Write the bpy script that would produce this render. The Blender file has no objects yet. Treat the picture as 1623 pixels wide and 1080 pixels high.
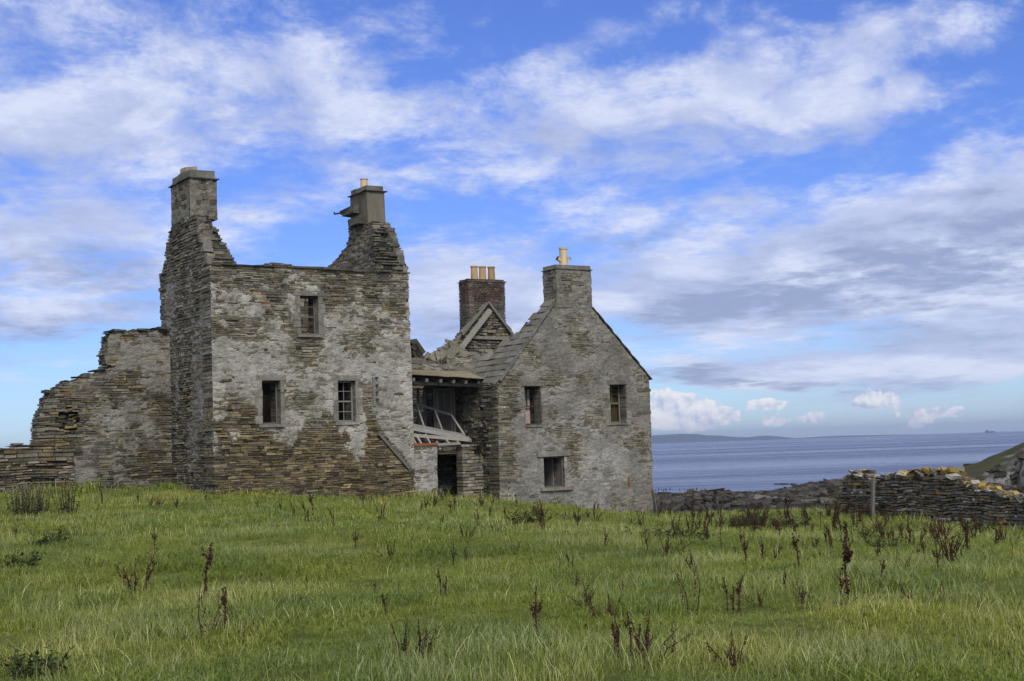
import bpy, math, random
import numpy as np
from mathutils import Vector

random.seed(7)
RNG = np.random.default_rng(11)
S = bpy.context.scene
COL = S.collection

# ------------------------------------------------------------------ camera
FPX = 2254.0
PITCH, ROLL = math.radians(4.3), math.radians(1.94)
EYE = np.array([0.0, 0.0, 1.65])
_r0 = np.array([1.0, 0, 0]); _u0 = np.array([0, -math.sin(PITCH), math.cos(PITCH)])
FWD = np.array([0, math.cos(PITCH), math.sin(PITCH)])
RGT = math.cos(ROLL) * _r0 - math.sin(ROLL) * _u0
UPV = math.sin(ROLL) * _r0 + math.cos(ROLL) * _u0
cam_d = bpy.data.cameras.new('camera')
cam_d.sensor_width = 36.0
cam_d.lens = FPX / 1623.0 * 36.0
cam_d.clip_start = 0.1
cam_d.clip_end = 60000
cam = bpy.data.objects.new('camera', cam_d)
COL.objects.link(cam)
from mathutils import Matrix
M3 = Matrix((RGT, UPV, -FWD)).transposed()
cam.matrix_world = Matrix.Translation(Vector(EYE)) @ M3.to_4x4()
S.camera = cam

# ------------------------------------------------------------------ exposure and sun
S.view_settings.view_transform = 'Standard'
S.view_settings.look = 'None'
S.view_settings.exposure = 0.0
S.view_settings.gamma = 1.0
S.view_settings.use_curve_mapping = False
try:
    S.cycles.use_denoising = True
    S.cycles.max_bounces = 6
    S.cycles.diffuse_bounces = 3
    S.cycles.glossy_bounces = 2
    S.cycles.transparent_max_bounces = 6
    S.cycles.volume_bounces = 0
    S.cycles.use_adaptive_sampling = True
    S.cycles.adaptive_threshold = 0.02
except Exception:
    pass
SUN_DIR = Vector((0.22, -0.85, 0.80)).normalized()
SUN_EL = math.asin(SUN_DIR.z)
SUN_ROT = math.atan2(SUN_DIR.x, SUN_DIR.y)
sun_d = bpy.data.lights.new('sun', 'SUN')
sun_d.energy = 2.6
sun_d.angle = math.radians(22)
sun_d.color = (1.0, 0.93, 0.81)
sun = bpy.data.objects.new('sun', sun_d)
sun.rotation_euler = (-SUN_DIR).to_track_quat('-Z', 'Y').to_euler()
COL.objects.link(sun)


def ray(x, y):
    return (x - 811.5) / FPX * RGT + (540 - y) / FPX * UPV + FWD


# ------------------------------------------------------------------ world: sky with clouds, laid out in azimuth and elevation
W = bpy.data.worlds.new('World')
S.world = W
W.use_nodes = True
try:
    W.cycles.sampling_method = 'MANUAL'
    W.cycles.sample_map_resolution = 512
except Exception:
    pass
NT = W.node_tree
NT.nodes.clear()
NL = NT.links


class G:
    """tiny helper round a node tree"""
    def __init__(s, nt): s.nt = nt
    def n(s, t, **kw):
        nd = s.nt.nodes.new(t)
        for k, v in kw.items():
            if k == 'ins':
                for kk, vv in v.items():
                    if hasattr(vv, 'is_linked') or isinstance(vv, bpy.types.NodeSocket):
                        s.nt.links.new(vv, nd.inputs[kk])
                    else:
                        nd.inputs[kk].default_value = vv
            else:
                setattr(nd, k, v)
        return nd
    def m(s, op, a, b=None, c=None, clamp=False):
        ins = {0: a}
        if b is not None: ins[1] = b
        if c is not None: ins[2] = c
        return s.n('ShaderNodeMath', operation=op, use_clamp=clamp, ins=ins).outputs[0]
    def mix(s, f, a, b, mode='MIX'):
        nd = s.n('ShaderNodeMix', data_type='RGBA', blend_type=mode)
        for i, v in ((0, f), (6, a), (7, b)):
            if isinstance(v, bpy.types.NodeSocket): s.nt.links.new(v, nd.inputs[i])
            else: nd.inputs[i].default_value = v
        return nd.outputs[2]
    def ramp(s, v, lo, hi):
        nd = s.n('ShaderNodeMapRange', interpolation_type='SMOOTHSTEP', ins={0: v, 1: lo, 2: hi, 3: 0.0, 4: 1.0})
        return nd.outputs[0]
    def noise(s, vec, scale, detail=4.0, rough=0.55, dist=0.0, out=0):
        nd = s.n('ShaderNodeTexNoise', ins={'Scale': scale, 'Detail': detail, 'Roughness': rough, 'Distortion': dist})
        if vec is not None: s.nt.links.new(vec, nd.inputs['Vector'])
        return nd.outputs[out]


g = G(NT)
tc = g.n('ShaderNodeTexCoord')
sep = g.n('ShaderNodeSeparateXYZ', ins={0: tc.outputs['Generated']})
az = g.m('ARCTAN2', sep.outputs[0], sep.outputs[1])
el = g.m('ARCSINE', sep.outputs[2])
PX = g.m('MULTIPLY', az, 2.254)
PY = g.m('MULTIPLY', el, 2.254)
P = g.n('ShaderNodeCombineXYZ', ins={0: PX, 1: PY}).outputs[0]
# ragged warp of the cloud outlines
LY = g.m('LOGARITHM', g.m('ADD', g.m('MAXIMUM', PY, 0.0), 0.10), 2.718)      # cloud layers foreshorten towards the horizon
stretch = g.n('ShaderNodeCombineXYZ', ins={0: PX, 1: g.m('MULTIPLY', LY, 1.15)}).outputs[0]
stretch2 = g.n('ShaderNodeVectorMath', operation='MULTIPLY', ins={0: stretch, 1: (1.0, 1.25, 1.0)}).outputs[0]
wn = g.noise(stretch, 3.2, 4.0, 0.6, out=1)
wv = g.n('ShaderNodeVectorMath', operation='SUBTRACT', ins={0: wn, 1: (0.5, 0.5, 0.5)}).outputs[0]
wv = g.n('ShaderNodeVectorMath', operation='MULTIPLY', ins={0: wv, 1: (0.30, 0.13, 0.0)}).outputs[0]
PW = g.n('ShaderNodeVectorMath', operation='ADD', ins={0: P, 1: wv}).outputs[0]
wv2 = g.n('ShaderNodeVectorMath', operation='MULTIPLY', ins={0: wv, 1: (0.25, 0.25, 0.0)}).outputs[0]
PS = g.n('ShaderNodeVectorMath', operation='ADD', ins={0: P, 1: wv2}).outputs[0]


def azel(x, y):
    d = ray(x, y); d = d / np.linalg.norm(d)
    return math.atan2(d[0], d[1]) * 2.254, math.asin(d[2]) * 2.254


def blobs(lst, vec):
    acc = None
    for (x, y, rx, ry, rot, wt) in lst:
        cx, cy = azel(x, y)
        mp = g.n('ShaderNodeMapping', vector_type='TEXTURE', ins={'Vector': vec})
        mp.inputs['Location'].default_value = (cx, cy, 0)
        mp.inputs['Rotation'].default_value = (0, 0, math.radians(rot))
        mp.inputs['Scale'].default_value = (rx / 1000, ry / 1000, 1)
        gr = g.n('ShaderNodeTexGradient', gradient_type='SPHERICAL', ins={0: mp.outputs[0]})
        acc = g.m('MULTIPLY_ADD', gr.outputs[1], wt, acc if acc is not None else 0.0)
    return acc


# high veils and banks: (x, y, rx, ry, tilt, weight) as seen from the field
VEIL = [(230, 130, 600, 260, 8, .88), (560, 120, 300, 120, 5, .4), (420, 95, 200, 60, 3, .55), (120, 215, 330, 90, 0, .55), (430, 195, 160, 45, 0, .5),
        (60, 30, 250, 80, 0, .35), (90, 370, 330, 85, 0, .95), (150, 450, 350, 100, 0, .95), (60, 520, 320, 55, 0, .95),
        (540, 275, 160, 45, 8, .4), (330, 260, 150, 50, 0, .35), (395, 362, 130, 45, 0, .75),
        (600, 165, 190, 45, 0, .6), (640, 292, 120, 32, 0, .5), (890, 205, 420, 135, 4, 1.15), (1000, 150, 220, 80, 0, .5),
        (1060, 265, 210, 60, 0, .6), (960, 58, 210, 48, 14, .8), (1185, 60, 150, 95, 35, .75), (1160, 120, 110, 60, 40, .5),
        (1340, 120, 300, 95, 12, .85), (1400, 55, 260, 55, 8, .6), (1310, 175, 230, 75, -5, .8), (1470, 135, 240, 28, 3, .5),
        (1575, 250, 100, 60, 0, .8), (1560, 300, 150, 40, 0, .6), (1560, 25, 160, 50, -10, .3), (1290, 230, 230, 40, -5, .4),
        (1010, 335, 320, 60, 3, .75), (1200, 310, 70, 45, 0, .5), (720, 440, 240, 100, 0, .95), (700, 500, 200, 100, 0, .9),
        (850, 480, 150, 80, 0, .95), (720, 390, 200, 50, 0, .6), (480, 330, 160, 50, 0, .5), (1330, 400, 600, 140, 3, 1.2), (1480, 350, 300, 60, 5, 1.0), (1500, 465, 520, 140, 0, 1.1),
        (1080, 480, 330, 120, 5, 1.1), (1600, 390, 260, 90, 0, .8), (720, 20, 160, 40, 0, .35), (790, 100, 120, 40, 0, .25),
        (1400, 580, 460, 60, 2, .95), (1540, 560, 280, 65, 0, .9), (1200, 590, 300, 35, 0, .55), (1130, 605, 200, 22, 0, .9), (1450, 630, 300, 30, 0, .6),
        (640, 560, 120, 60, 0, .6), (20, 580, 120, 25, 0, .55), (-150, 300, 300, 200, 0, .5), (1800, 350, 320, 220, 0, .6)]
CUM = [(1085, 655, 80, 38, -8, 1.15), (1125, 666, 75, 20, 0, 1.0), (1050, 645, 45, 30, 0, .9), (1207, 643, 42, 16, 0, 1.0),
       (1225, 668, 36, 14, 0, .95), (1285, 665, 44, 14, 8, .92), (1395, 634, 60, 26, -10, 1.0), (1360, 645, 50, 12, 0, .7),
       (1470, 658, 60, 20, 8, 1.0),(1050, 676, 60, 10, 0, .6)]
GREY = [(150, 460, 320, 70, 0, .7), (70, 535, 260, 40, 0, .8), (120, 400, 250, 50, 0, .4), (985, 382, 130, 26, 4, 1.2),
        (1350, 425, 520, 70, 3, .8), (1080, 500, 260, 60, 8, .55), (1550, 430, 400, 60, 0, .75), (1580, 350, 160, 35, 0, .7),
        (1420, 500, 500, 60, 0, .5), (1130, 606, 190, 14, 0, 1.1), (1430, 595, 420, 40, 0, .5), (1380, 648, 90, 12, 0, .8),
        (1070, 640, 60, 24, 0, .45), (700, 515, 150, 60, 0, .5), (860, 500, 110, 30, 0, .5), (1000, 215, 300, 50, 0, .35),
        (1560, 305, 150, 25, 0, .6), (1100, 300, 200, 40, 0, .3), (20, 575, 110, 20, 0, .8), (1207, 650, 40, 8, 0, .6),
        (200, 200, 420, 110, 0, .3), (1260, 480, 300, 30, -8, .5)]
bv = blobs(VEIL, PW)
bc = blobs(CUM, PS)
bg_ = blobs(GREY, PW)
n1 = g.noise(stretch, 4.6, 11.0, 0.62, 0.35)
n2 = g.noise(stretch2, 15.0, 7.0, 0.66, 0.3)
over = g.m('MAXIMUM', g.ramp(el, 0.36, 0.62), g.ramp(sep.outputs[1], 0.55, 0.0))   # unseen cloud overhead and behind, added to lift the fill light
d = g.m('MULTIPLY_ADD', n1, 1.9, g.m('MULTIPLY_ADD', bv, 0.66, -1.17))
d = g.m('MULTIPLY_ADD', n2, 0.80, g.m('ADD', d, -0.40))
n4 = g.noise(stretch2, 44.0, 5.0, 0.68, 0.4)
d = g.m('MULTIPLY_ADD', n4, 0.30, g.m('ADD', d, -0.15))
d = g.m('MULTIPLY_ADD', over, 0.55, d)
veil = g.ramp(d, -0.16, 0.66)
n3 = g.noise(P, 30.0, 6.0, 0.62, 0.2)
dc = g.m('MULTIPLY_ADD', n3, 2.2, g.m('MULTIPLY_ADD', bc, 1.15, -1.55))
cum = g.m('MULTIPLY', g.ramp(dc, -0.03, 0.18), g.ramp(bc, 0.02, 0.25))
# shade inside the clouds: thick parts and undersides go lilac grey
up = g.n('ShaderNodeVectorMath', operation='ADD', ins={0: stretch, 1: (0.02, 0.09, 0.0)}).outputs[0]
n1u = g.noise(up, 4.2, 5.0, 0.58, 0.25)
sh = g.m('MULTIPLY_ADD', g.m('SUBTRACT', n1u, n1), 1.4, g.m('MULTIPLY_ADD', n2, 0.5, -0.16))
sh = g.m('MULTIPLY_ADD', g.m('MULTIPLY', bg_, g.m('MULTIPLY_ADD', n2, 1.9, -0.25)), 0.95, sh)
sh = g.m('MULTIPLY_ADD', n4, 0.35, g.m('ADD', sh, -0.17))
shade = g.ramp(sh, 0.0, 1.0)
lit = g.ramp(g.m('MULTIPLY_ADD', g.m('SUBTRACT', n1, n1u), 1.6, g.m('MULTIPLY', n4, 0.5)), 0.15, 0.65)
bright = g.mix(lit, (5.7, 6.4, 8.9, 1), (7.6, 8.1, 9.8, 1))
cloud_col = g.mix(shade, bright, (3.3, 3.95, 6.0, 1))
n3u = g.noise(g.n('ShaderNodeVectorMath', operation='ADD', ins={0: P, 1: (0.004, 0.009, 0.0)}).outputs[0], 30.0, 5.0, 0.6, 0.2)
cumsh = g.ramp(g.m('MULTIPLY_ADD', g.m('SUBTRACT', n3u, n3), 1.7, g.m('MULTIPLY_ADD', bg_, 0.3, 0.22)), 0.0, 0.75)
cum_col = g.mix(cumsh, (9.6, 9.7, 9.9, 1), (4.6, 5.5, 7.8, 1))
sky = g.n('ShaderNodeTexSky', sky_type='NISHITA')
sky.sun_disc = False
sky.sun_elevation = SUN_EL
sky.sun_rotation = SUN_ROT
sky.altitude = 300
sky.air_density = 1.0
sky.dust_density = 0.4
sky.ozone_density = 2.2
air = g.mix(g.ramp(el, 0.0, 0.16), (0.74, 0.97, 1.42, 1), (0.61, 0.78, 1.42, 1))
skyc = g.mix(1.0, sky.outputs[0], air, 'MULTIPLY')
cloud_col = g.mix(g.m('MULTIPLY', over, 0.85), cloud_col, (11.0, 10.8, 10.6, 1))  # the added out-of-view cloud is brightened for more ambient light
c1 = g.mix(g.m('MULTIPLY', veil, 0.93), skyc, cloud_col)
c1 = g.mix(cum, c1, cum_col)
# below the horizon keep plain sky
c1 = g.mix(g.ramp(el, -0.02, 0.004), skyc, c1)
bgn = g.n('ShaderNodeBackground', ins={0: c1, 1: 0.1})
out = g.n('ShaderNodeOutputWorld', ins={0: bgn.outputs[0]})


# ------------------------------------------------------------------ small helpers
def hitp(x, y, O, N):
    dd = ray(x, y)
    t = np.dot(np.asarray(O) - EYE, N) / np.dot(dd, N)
    return EYE + t * dd


TH = math.radians(32)
AU = np.array([math.cos(TH), math.sin(TH), 0.0])     # along the fronts
AW = np.array([-math.sin(TH), math.cos(TH), 0.0])    # straight back
AZ = np.array([0, 0, 1.0])
A0 = hitp(341, 782, (0, 50, 0), np.array([0, 1.0, 0])); A0[2] = 0.0


def L(u, w, z):                                       # site coordinates to world
    return A0 + u * AU + w * AW + z * AZ


def front(x, y, w):                                   # photo point on a front-facing plane -> (u, z)
    q = hitp(x, y, L(0, w, 0), AW) - A0
    return float(q @ AU), float(q[2])


def side(x, y, u):                                    # photo point on a side plane -> (w, z)
    q = hitp(x, y, L(u, 0, 0), AU) - A0
    return float(q @ AW), float(q[2])


def vnoise(x, y, seed):
    x = np.asarray(x, float); y = np.asarray(y, float)
    xi = np.floor(x).astype(np.int64); yi = np.floor(y).astype(np.int64)
    fx = x - xi; fy = y - yi
    fx = fx * fx * (3 - 2 * fx); fy = fy * fy * (3 - 2 * fy)

    def h(a, b):
        n = (a * 374761393 + b * 668265263 + seed * 974634777) & 0x7fffffff
        n = ((n ^ (n >> 13)) * 1274126177) & 0x7fffffff
        n = n ^ (n >> 16)
        return (n & 0xffff) / 65535.0
    return (h(xi, yi) * (1 - fx) + h(xi + 1, yi) * fx) * (1 - fy) + (h(xi, yi + 1) * (1 - fx) + h(xi + 1, yi + 1) * fx) * fy


def fbm(x, y, seed=0, octv=4, rough=0.55):
    s = 0; a = 1; t = 0
    for k in range(octv):
        s = s + a * vnoise(np.asarray(x) * 2 ** k + 17.3 * k, np.asarray(y) * 2 ** k + 5.1 * k, seed + k); t += a; a *= rough
    return s / t                                      # 0..1


def sstep(a, b, x):
    t = np.clip((np.asarray(x, float) - a) / (b - a), 0, 1)
    return t * t * (3 - 2 * t)


def inside(px, py, poly):
    px = np.asarray(px); py = np.asarray(py)
    r = np.zeros(px.shape, bool)
    n = len(poly)
    for i in range(n):
        x0, y0 = poly[i]; x1, y1 = poly[(i + 1) % n]
        if y0 == y1: continue
        c = ((y0 > py) != (y1 > py)) & (px < (x1 - x0) * (py - y0) / (y1 - y0) + x0)
        r ^= c
    return r


BOXF = ((0, 1, 2, 3), (7, 6, 5, 4), (4, 5, 1, 0), (5, 6, 2, 1), (6, 7, 3, 2), (7, 4, 0, 3))


class MB:
    """collects geometry for ONE mesh object"""
    def __init__(s): s.v = []; s.f = []; s.c = []
    def box8(s, pts, col):
        b = len(s.v); s.v.extend(pts); s.c.extend([col] * 8)
        s.f.extend([tuple(b + i for i in f) for f in BOXF])
    def bar(s, p, q, w, h, col=(.2, .2, .2), up=AZ, taper=1.0):
        p = np.asarray(p, float); q = np.asarray(q, float)
        d = q - p; d = d / (np.linalg.norm(d) + 1e-9)
        x = np.cross(d, up); x = x / (np.linalg.norm(x) + 1e-9); y = np.cross(x, d)
        pts = []
        for e, k in ((p, 1.0), (q, taper)):
            for a, b in ((-1, -1), (1, -1), (1, 1), (-1, 1)):
                pts.append(e + x * a * w / 2 * k + y * b * h / 2 * k)
        s.box8([pts[0], pts[1], pts[2], pts[3], pts[4], pts[5], pts[6], pts[7]], col)
    def slab(s, c, ax, ay, az, col, jit=0.0):
        """box from centre and three half axes"""
        c = np.asarray(c, float); pts = []
        for k in (1, -1):
            for a, b in ((-1, -1), (1, -1), (1, 1), (-1, 1)):
                pts.append(c + ax * a + ay * b + az * k + (RNG.normal(0, jit, 3) if jit else 0))
        s.box8(pts, col)
    def grid(s, V, mask, col):
        """V (n,m,3) vertices, mask (n-1,m-1) faces kept, col (n,m,3)"""
        n, m = V.shape[:2]
        used = np.zeros((n, m), bool)
        used[:-1, :-1] |= mask; used[1:, :-1] |= mask; used[:-1, 1:] |= mask; used[1:, 1:] |= mask
        idx = -np.ones((n, m), int); b = len(s.v)
        idx[used] = b + np.arange(used.sum())
        s.v.extend(V[used]); s.c.extend(col[used])
        ii, jj = np.nonzero(mask)
        s.f.extend(zip(idx[ii, jj].tolist(), idx[ii, jj + 1].tolist(), idx[ii + 1, jj + 1].tolist(), idx[ii + 1, jj].tolist()))
    def lathe(s, c, prof, col, n=20):
        c = np.asarray(c, float); b = len(s.v)
        for r, z in prof:
            for k in range(n):
                a = 2 * math.pi * k / n
                s.v.append(c + np.array([r * math.cos(a), r * math.sin(a), z])); s.c.append(col)
        for j in range(len(prof) - 1):
            for k in range(n):
                k2 = (k + 1) % n
                s.f.append((b + j * n + k, b + j * n + k2, b + (j + 1) * n + k2, b + (j + 1) * n + k))
    def tri(s, a, b_, c, col):
        b = len(s.v); s.v.extend([a, b_, c]); s.c.extend([col] * 3); s.f.append((b, b + 1, b + 2))
    def quad(s, a, b_, c, d, col):
        b = len(s.v); s.v.extend([a, b_, c, d]); s.c.extend([col] * 4); s.f.append((b, b + 1, b + 2, b + 3))
    def build(s, name, mat, parent=None, smooth=False, origin=None):
        V = np.asarray(s.v, float).reshape(-1, 3)
        o = np.zeros(3)
        if parent is not None: o = np.array(root_of(parent))
        elif origin is not None: o = np.asarray(origin, float)
        me = bpy.data.meshes.new(name)
        me.from_pydata((V - o).tolist(), [], s.f)
        at = me.attributes.new('Col', 'FLOAT_COLOR', 'POINT')
        C4 = np.ones((len(V), 4)); C4[:, :3] = np.asarray(s.c, float).reshape(-1, 3)
        at.data.foreach_set('color', C4.ravel())
        me.materials.append(mat)
        if smooth: me.polygons.foreach_set('use_smooth', [True] * len(me.polygons))
        me.update()
        ob = bpy.data.objects.new(name, me)
        COL.objects.link(ob)
        if parent is not None: ob.parent = parent
        elif origin is not None: ob.location = o
        return ob


def root_of(o):
    p = np.array(o.location)
    while o.parent is not None:
        o = o.parent; p = p + np.array(o.location)
    return p


def thing(name, label, cat, loc, group=None):
    o = bpy.data.objects.new(name, None)
    COL.objects.link(o); o.location = [float(k) for k in loc]
    o.empty_display_size = 0.3
    return tag(o, label, cat, group)


def tag(o, label, cat, group=None):
    o['label'] = label; o['category'] = cat
    if group: o['group'] = group
    return o


# ------------------------------------------------------------------ materials
def mat_base(name):
    m = bpy.data.materials.new(name); m.use_nodes = True
    nt = m.node_tree; nt.nodes.clear()
    gg = G(nt)
    b = gg.n('ShaderNodeBsdfPrincipled')
    o = gg.n('ShaderNodeOutputMaterial', ins={0: b.outputs[0]})
    return m, gg, b


def mat_attr(name, rough=0.92, coarse=7.0, fine=45.0, amt=0.35, speck=0.0, speck_col=(.5, .5, .47), bump=0.5, bdist=0.012, grime=0.0, streak=False, metallic=0.0, spec=0.15):
    """material coloured by the mesh's own Col attribute, mottled by solid noise"""
    m, gg, b = mat_base(name)
    at = gg.n('ShaderNodeAttribute', attribute_name='Col')
    geo = gg.n('ShaderNodeTexCoord')
    v = geo.outputs['Object']
    if streak:
        v = gg.n('ShaderNodeVectorMath', operation='MULTIPLY', ins={0: v, 1: (1, 1, .25)}).outputs[0]
    a = gg.noise(v, coarse, 5.0, 0.65)
    f = gg.noise(v, fine, 4.0, 0.7)
    k = gg.m('ADD', gg.m('MULTIPLY_ADD', a, 1.3 * amt * 2, 1 - 1.3 * amt), gg.m('MULTIPLY_ADD', f, amt * 1.6, -amt * 0.8))
    kc = gg.n('ShaderNodeCombineColor', ins={0: k, 1: k, 2: k}).outputs[0]
    c = gg.mix(1.0, at.outputs['Color'], kc, 'MULTIPLY')
    gr_ = gg.noise(v, coarse * .17, 6.0, 0.7)
    gk = gg.m('MULTIPLY_ADD', gg.ramp(gr_, .33, .68), .5, .72)
    gkc = gg.n('ShaderNodeCombineColor', ins={0: gk, 1: gk, 2: gg.m('MULTIPLY', gk, gg.m('MULTIPLY_ADD', gk, .12, .88))}).outputs[0]
    c = gg.mix(grime, c, gkc, 'MULTIPLY')
    if speck > 0:
        s1 = gg.noise(v, 19.0, 3.0, 0.6)
        s2 = gg.noise(v, 3.1, 3.0, 0.6)
        sm = gg.m('MULTIPLY', gg.ramp(s1, 0.60, 0.70), gg.ramp(s2, 0.42, 0.62))
        c = gg.mix(gg.m('MULTIPLY', sm, speck), c, (*speck_col, 1))
    nt = m.node_tree
    nt.links.new(c, b.inputs['Base Color'])
    b.inputs['Roughness'].default_value = rough
    b.inputs['Metallic'].default_value = metallic
    b.inputs['Specular IOR Level'].default_value = spec
    if bump:
        bp = gg.n('ShaderNodeBump', ins={'Strength': bump, 'Distance': bdist, 'Height': gg.m('ADD', f, gg.m('MULTIPLY', a, 1.5))})
        nt.links.new(bp.outputs[0], b.inputs['Normal'])
    return m


M_STONE = mat_attr('weathered_stone', amt=.38, speck=.6, bump=.9, bdist=.022, grime=1.0)
M_SLATE = mat_attr('stone_slate', grime=.7, amt=.25, speck=.35, speck_col=(.42, .41, .36), bump=.6, bdist=.012)
M_RENDER = mat_attr('cement_render', grime=1.0, amt=.42, coarse=3.0, speck=.2, bump=.5, streak=True)
M_WOOD = mat_attr('grey_wood', amt=.35, coarse=9.0, fine=60.0, bump=.4, bdist=.005, rough=.85)
M_POT = mat_attr('clay_pot', grime=1.0, streak=True, amt=.3, rough=.7, bump=.15)
M_TIN = mat_attr('corrugated_tin', amt=.35, coarse=4.0, rough=.7, bump=.2, spec=.3)
M_DOCK = mat_attr('dead_dock', amt=.3, rough=.9, bump=0)
M_ROCK = mat_attr('shore_rock', amt=.45, coarse=.55, fine=5.0, bump=.9, bdist=.3)
M_BIRD = mat_attr('dark_plumage', amt=.1, rough=.6, bump=0)
M_HILL = mat_attr('moor_hill', amt=.3, coarse=.004, fine=.02, bump=0)


def mat_leaf(name, trans=.3):
    m, gg, b = mat_base(name)
    nt = m.node_tree
    at = gg.n('ShaderNodeAttribute', attribute_name='Col')
    ti = gg.n('ShaderNodeAttribute', attribute_type='INSTANCER', attribute_name='tint')
    c = gg.mix(1.0, at.outputs['Color'], ti.outputs['Color'], 'MULTIPLY') if name == 'grass_blades' else at.outputs['Color']
    nm = gg.n('ShaderNodeNewGeometry').outputs['Normal']      # thin blades: soften the facet normal towards the sky
    nm = gg.n('ShaderNodeVectorMath', operation='MULTIPLY', ins={0: nm, 1: (.45, .45, .45)}).outputs[0]
    nm = gg.n('ShaderNodeVectorMath', operation='ADD', ins={0: nm, 1: (0, 0, .75)}).outputs[0]
    nm = gg.n('ShaderNodeVectorMath', operation='NORMALIZE', ins={0: nm}).outputs[0]
    df = gg.n('ShaderNodeBsdfDiffuse', ins={0: c, 'Normal': nm})
    tr = gg.n('ShaderNodeBsdfTranslucent', ins={0: c})
    mx = gg.n('ShaderNodeMixShader', ins={0: trans, 1: df.outputs[0], 2: tr.outputs[0]})
    for n in nt.nodes:
        if n.type == 'OUTPUT_MATERIAL': nt.links.new(mx.outputs[0], n.inputs[0])
    nt.nodes.remove(b)
    return m


M_GRASS = mat_leaf('grass_blades')
M_LEAF = mat_leaf('weed_leaves', .25)


# ------------------------------------------------------------------ ground shape
def siteXY(u, w):
    q = L(u, w, 0); return q[0], q[1]


CP = []
for (u, w, z) in ((0, 0, .32), (4, 0, .08), (7.9, 0, -.2), (10, 1.3, -.34), (11.7, 0, -.52), (15.4, 0, -.95), (19.2, 0, -1.32), (0, 4.5, .55), (19, 8, -1.5), (8, 8, 0)):
    CP.append((*siteXY(u, w), z))
for (x, y) in ((100, 778), (190, 777), (0, 782), (-160, 786)):
    u, z = front(x, y, 4.5); CP.append((*siteXY(u, 4.5), z - .05))
WALL_A = EYE + ray(1327, 806) / ray(1327, 806)[1] * 60
WALL_B = EYE + ray(1740, 835) / ray(1740, 835)[1] * 46
for q in (WALL_A, WALL_B, (WALL_A + WALL_B) / 2): CP.append((q[0], q[1], q[2] - .05))
q = EYE + ray(1180, 806) / ray(1180, 806)[1] * 63; CP.append((q[0], q[1], q[2]))
for c in ((0, 0, 0), (-5, 10, .03), (0, 10, 0), (5, 10, -.03), (-8, 25, .18), (0, 25, -.02), (9, 25, -.42), (-12, 38, .25), (-5, 42, .02), (0, 40, -.48), (4.5, 45, -1.08), (10, 43, -1.3), (18, 40, -1.6),
          (-40, 60, 1.1), (-40, 20, .6), (40, 20, -1.1), (45, 40, -1.6), (0, -15, 0), (60, 70, -2.2), (-40, 100, .8), (0, 100, -1.0)):
    CP.append(c)
CP = np.array(CP, float)
_D = np.hypot(CP[:, None, 0] - CP[None, :, 0], CP[:, None, 1] - CP[None, :, 1])
_n = len(CP)
_A = np.zeros((_n + 3, _n + 3)); _A[:_n, :_n] = -_D - 1.0 * np.eye(_n)
_A[:_n, _n] = 1; _A[:_n, _n + 1] = CP[:, 0]; _A[:_n, _n + 2] = CP[:, 1]; _A[_n:, :_n] = _A[:_n, _n:].T
_W = np.linalg.solve(_A, np.concatenate([CP[:, 2], [0, 0, 0]]))


def gz(x, y):
    x = np.asarray(x, float); y = np.asarray(y, float)
    s = _W[_n] + _W[_n + 1] * x + _W[_n + 2] * y
    for i in range(_n): s = s - _W[i] * np.hypot(x - CP[i, 0], y - CP[i, 1])
    bump = (fbm(x * .35, y * .35, 5, 3) - .5) * .30 + (fbm(x * 1.3, y * 1.3, 9, 2) - .5) * .09
    near = sstep(2, 9, y) * (1 - .6 * sstep(40, 52, y))
    return s + bump * near - .26 * sstep(36, 50, y) * sstep(1.0, 7.0, x)


def ground_at(x, y):
    """where the sight line through a photo point meets the field"""
    d = ray(x, y); t = 5.0; p = EYE
    for k in range(4000):
        p = EYE + d * t
        if p[2] <= gz(p[0], p[1]): break
        t += .05 if t < 80 else .5
    return p


# the field: one sheet
xs = np.linspace(-70, 80, 260); ys = np.concatenate([np.linspace(-12, 6, 16)[:-1], np.linspace(6, 72, 230), np.linspace(74, 110, 10)])
X, Y = np.meshgrid(xs, ys, indexing='ij')
Z = gz(X, Y)
Z = Z - 7 * sstep(70, 105, Y) * sstep(-25, 5, X)
fg = MB(); VV = np.stack([X, Y, Z], -1)
fg.grid(VV, np.ones((len(xs) - 1, len(ys) - 1), bool), np.tile(np.array([.06, .075, .025]), (len(xs), len(ys), 1)))
mg, gg, b = mat_base('field_soil')
tcx = gg.n('ShaderNodeTexCoord').outputs['Object']
c = gg.mix(gg.ramp(gg.noise(tcx, .45, 5), .35, .65), (.045, .062, .018, 1), (.085, .10, .032, 1))
c = gg.mix(gg.m('MULTIPLY', gg.ramp(gg.noise(tcx, 9.0, 5, .7), .5, .75), .6), c, (.14, .125, .06, 1))
mg.node_tree.links.new(c, b.inputs['Base Color']); b.inputs['Roughness'].default_value = 1; b.inputs['Specular IOR Level'].default_value = 0
ground = fg.build('ground', mg, smooth=True); ground['kind'] = 'structure'


# ------------------------------------------------------------------ masonry
def jit(s): return float(RNG.normal(0, s))


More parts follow.
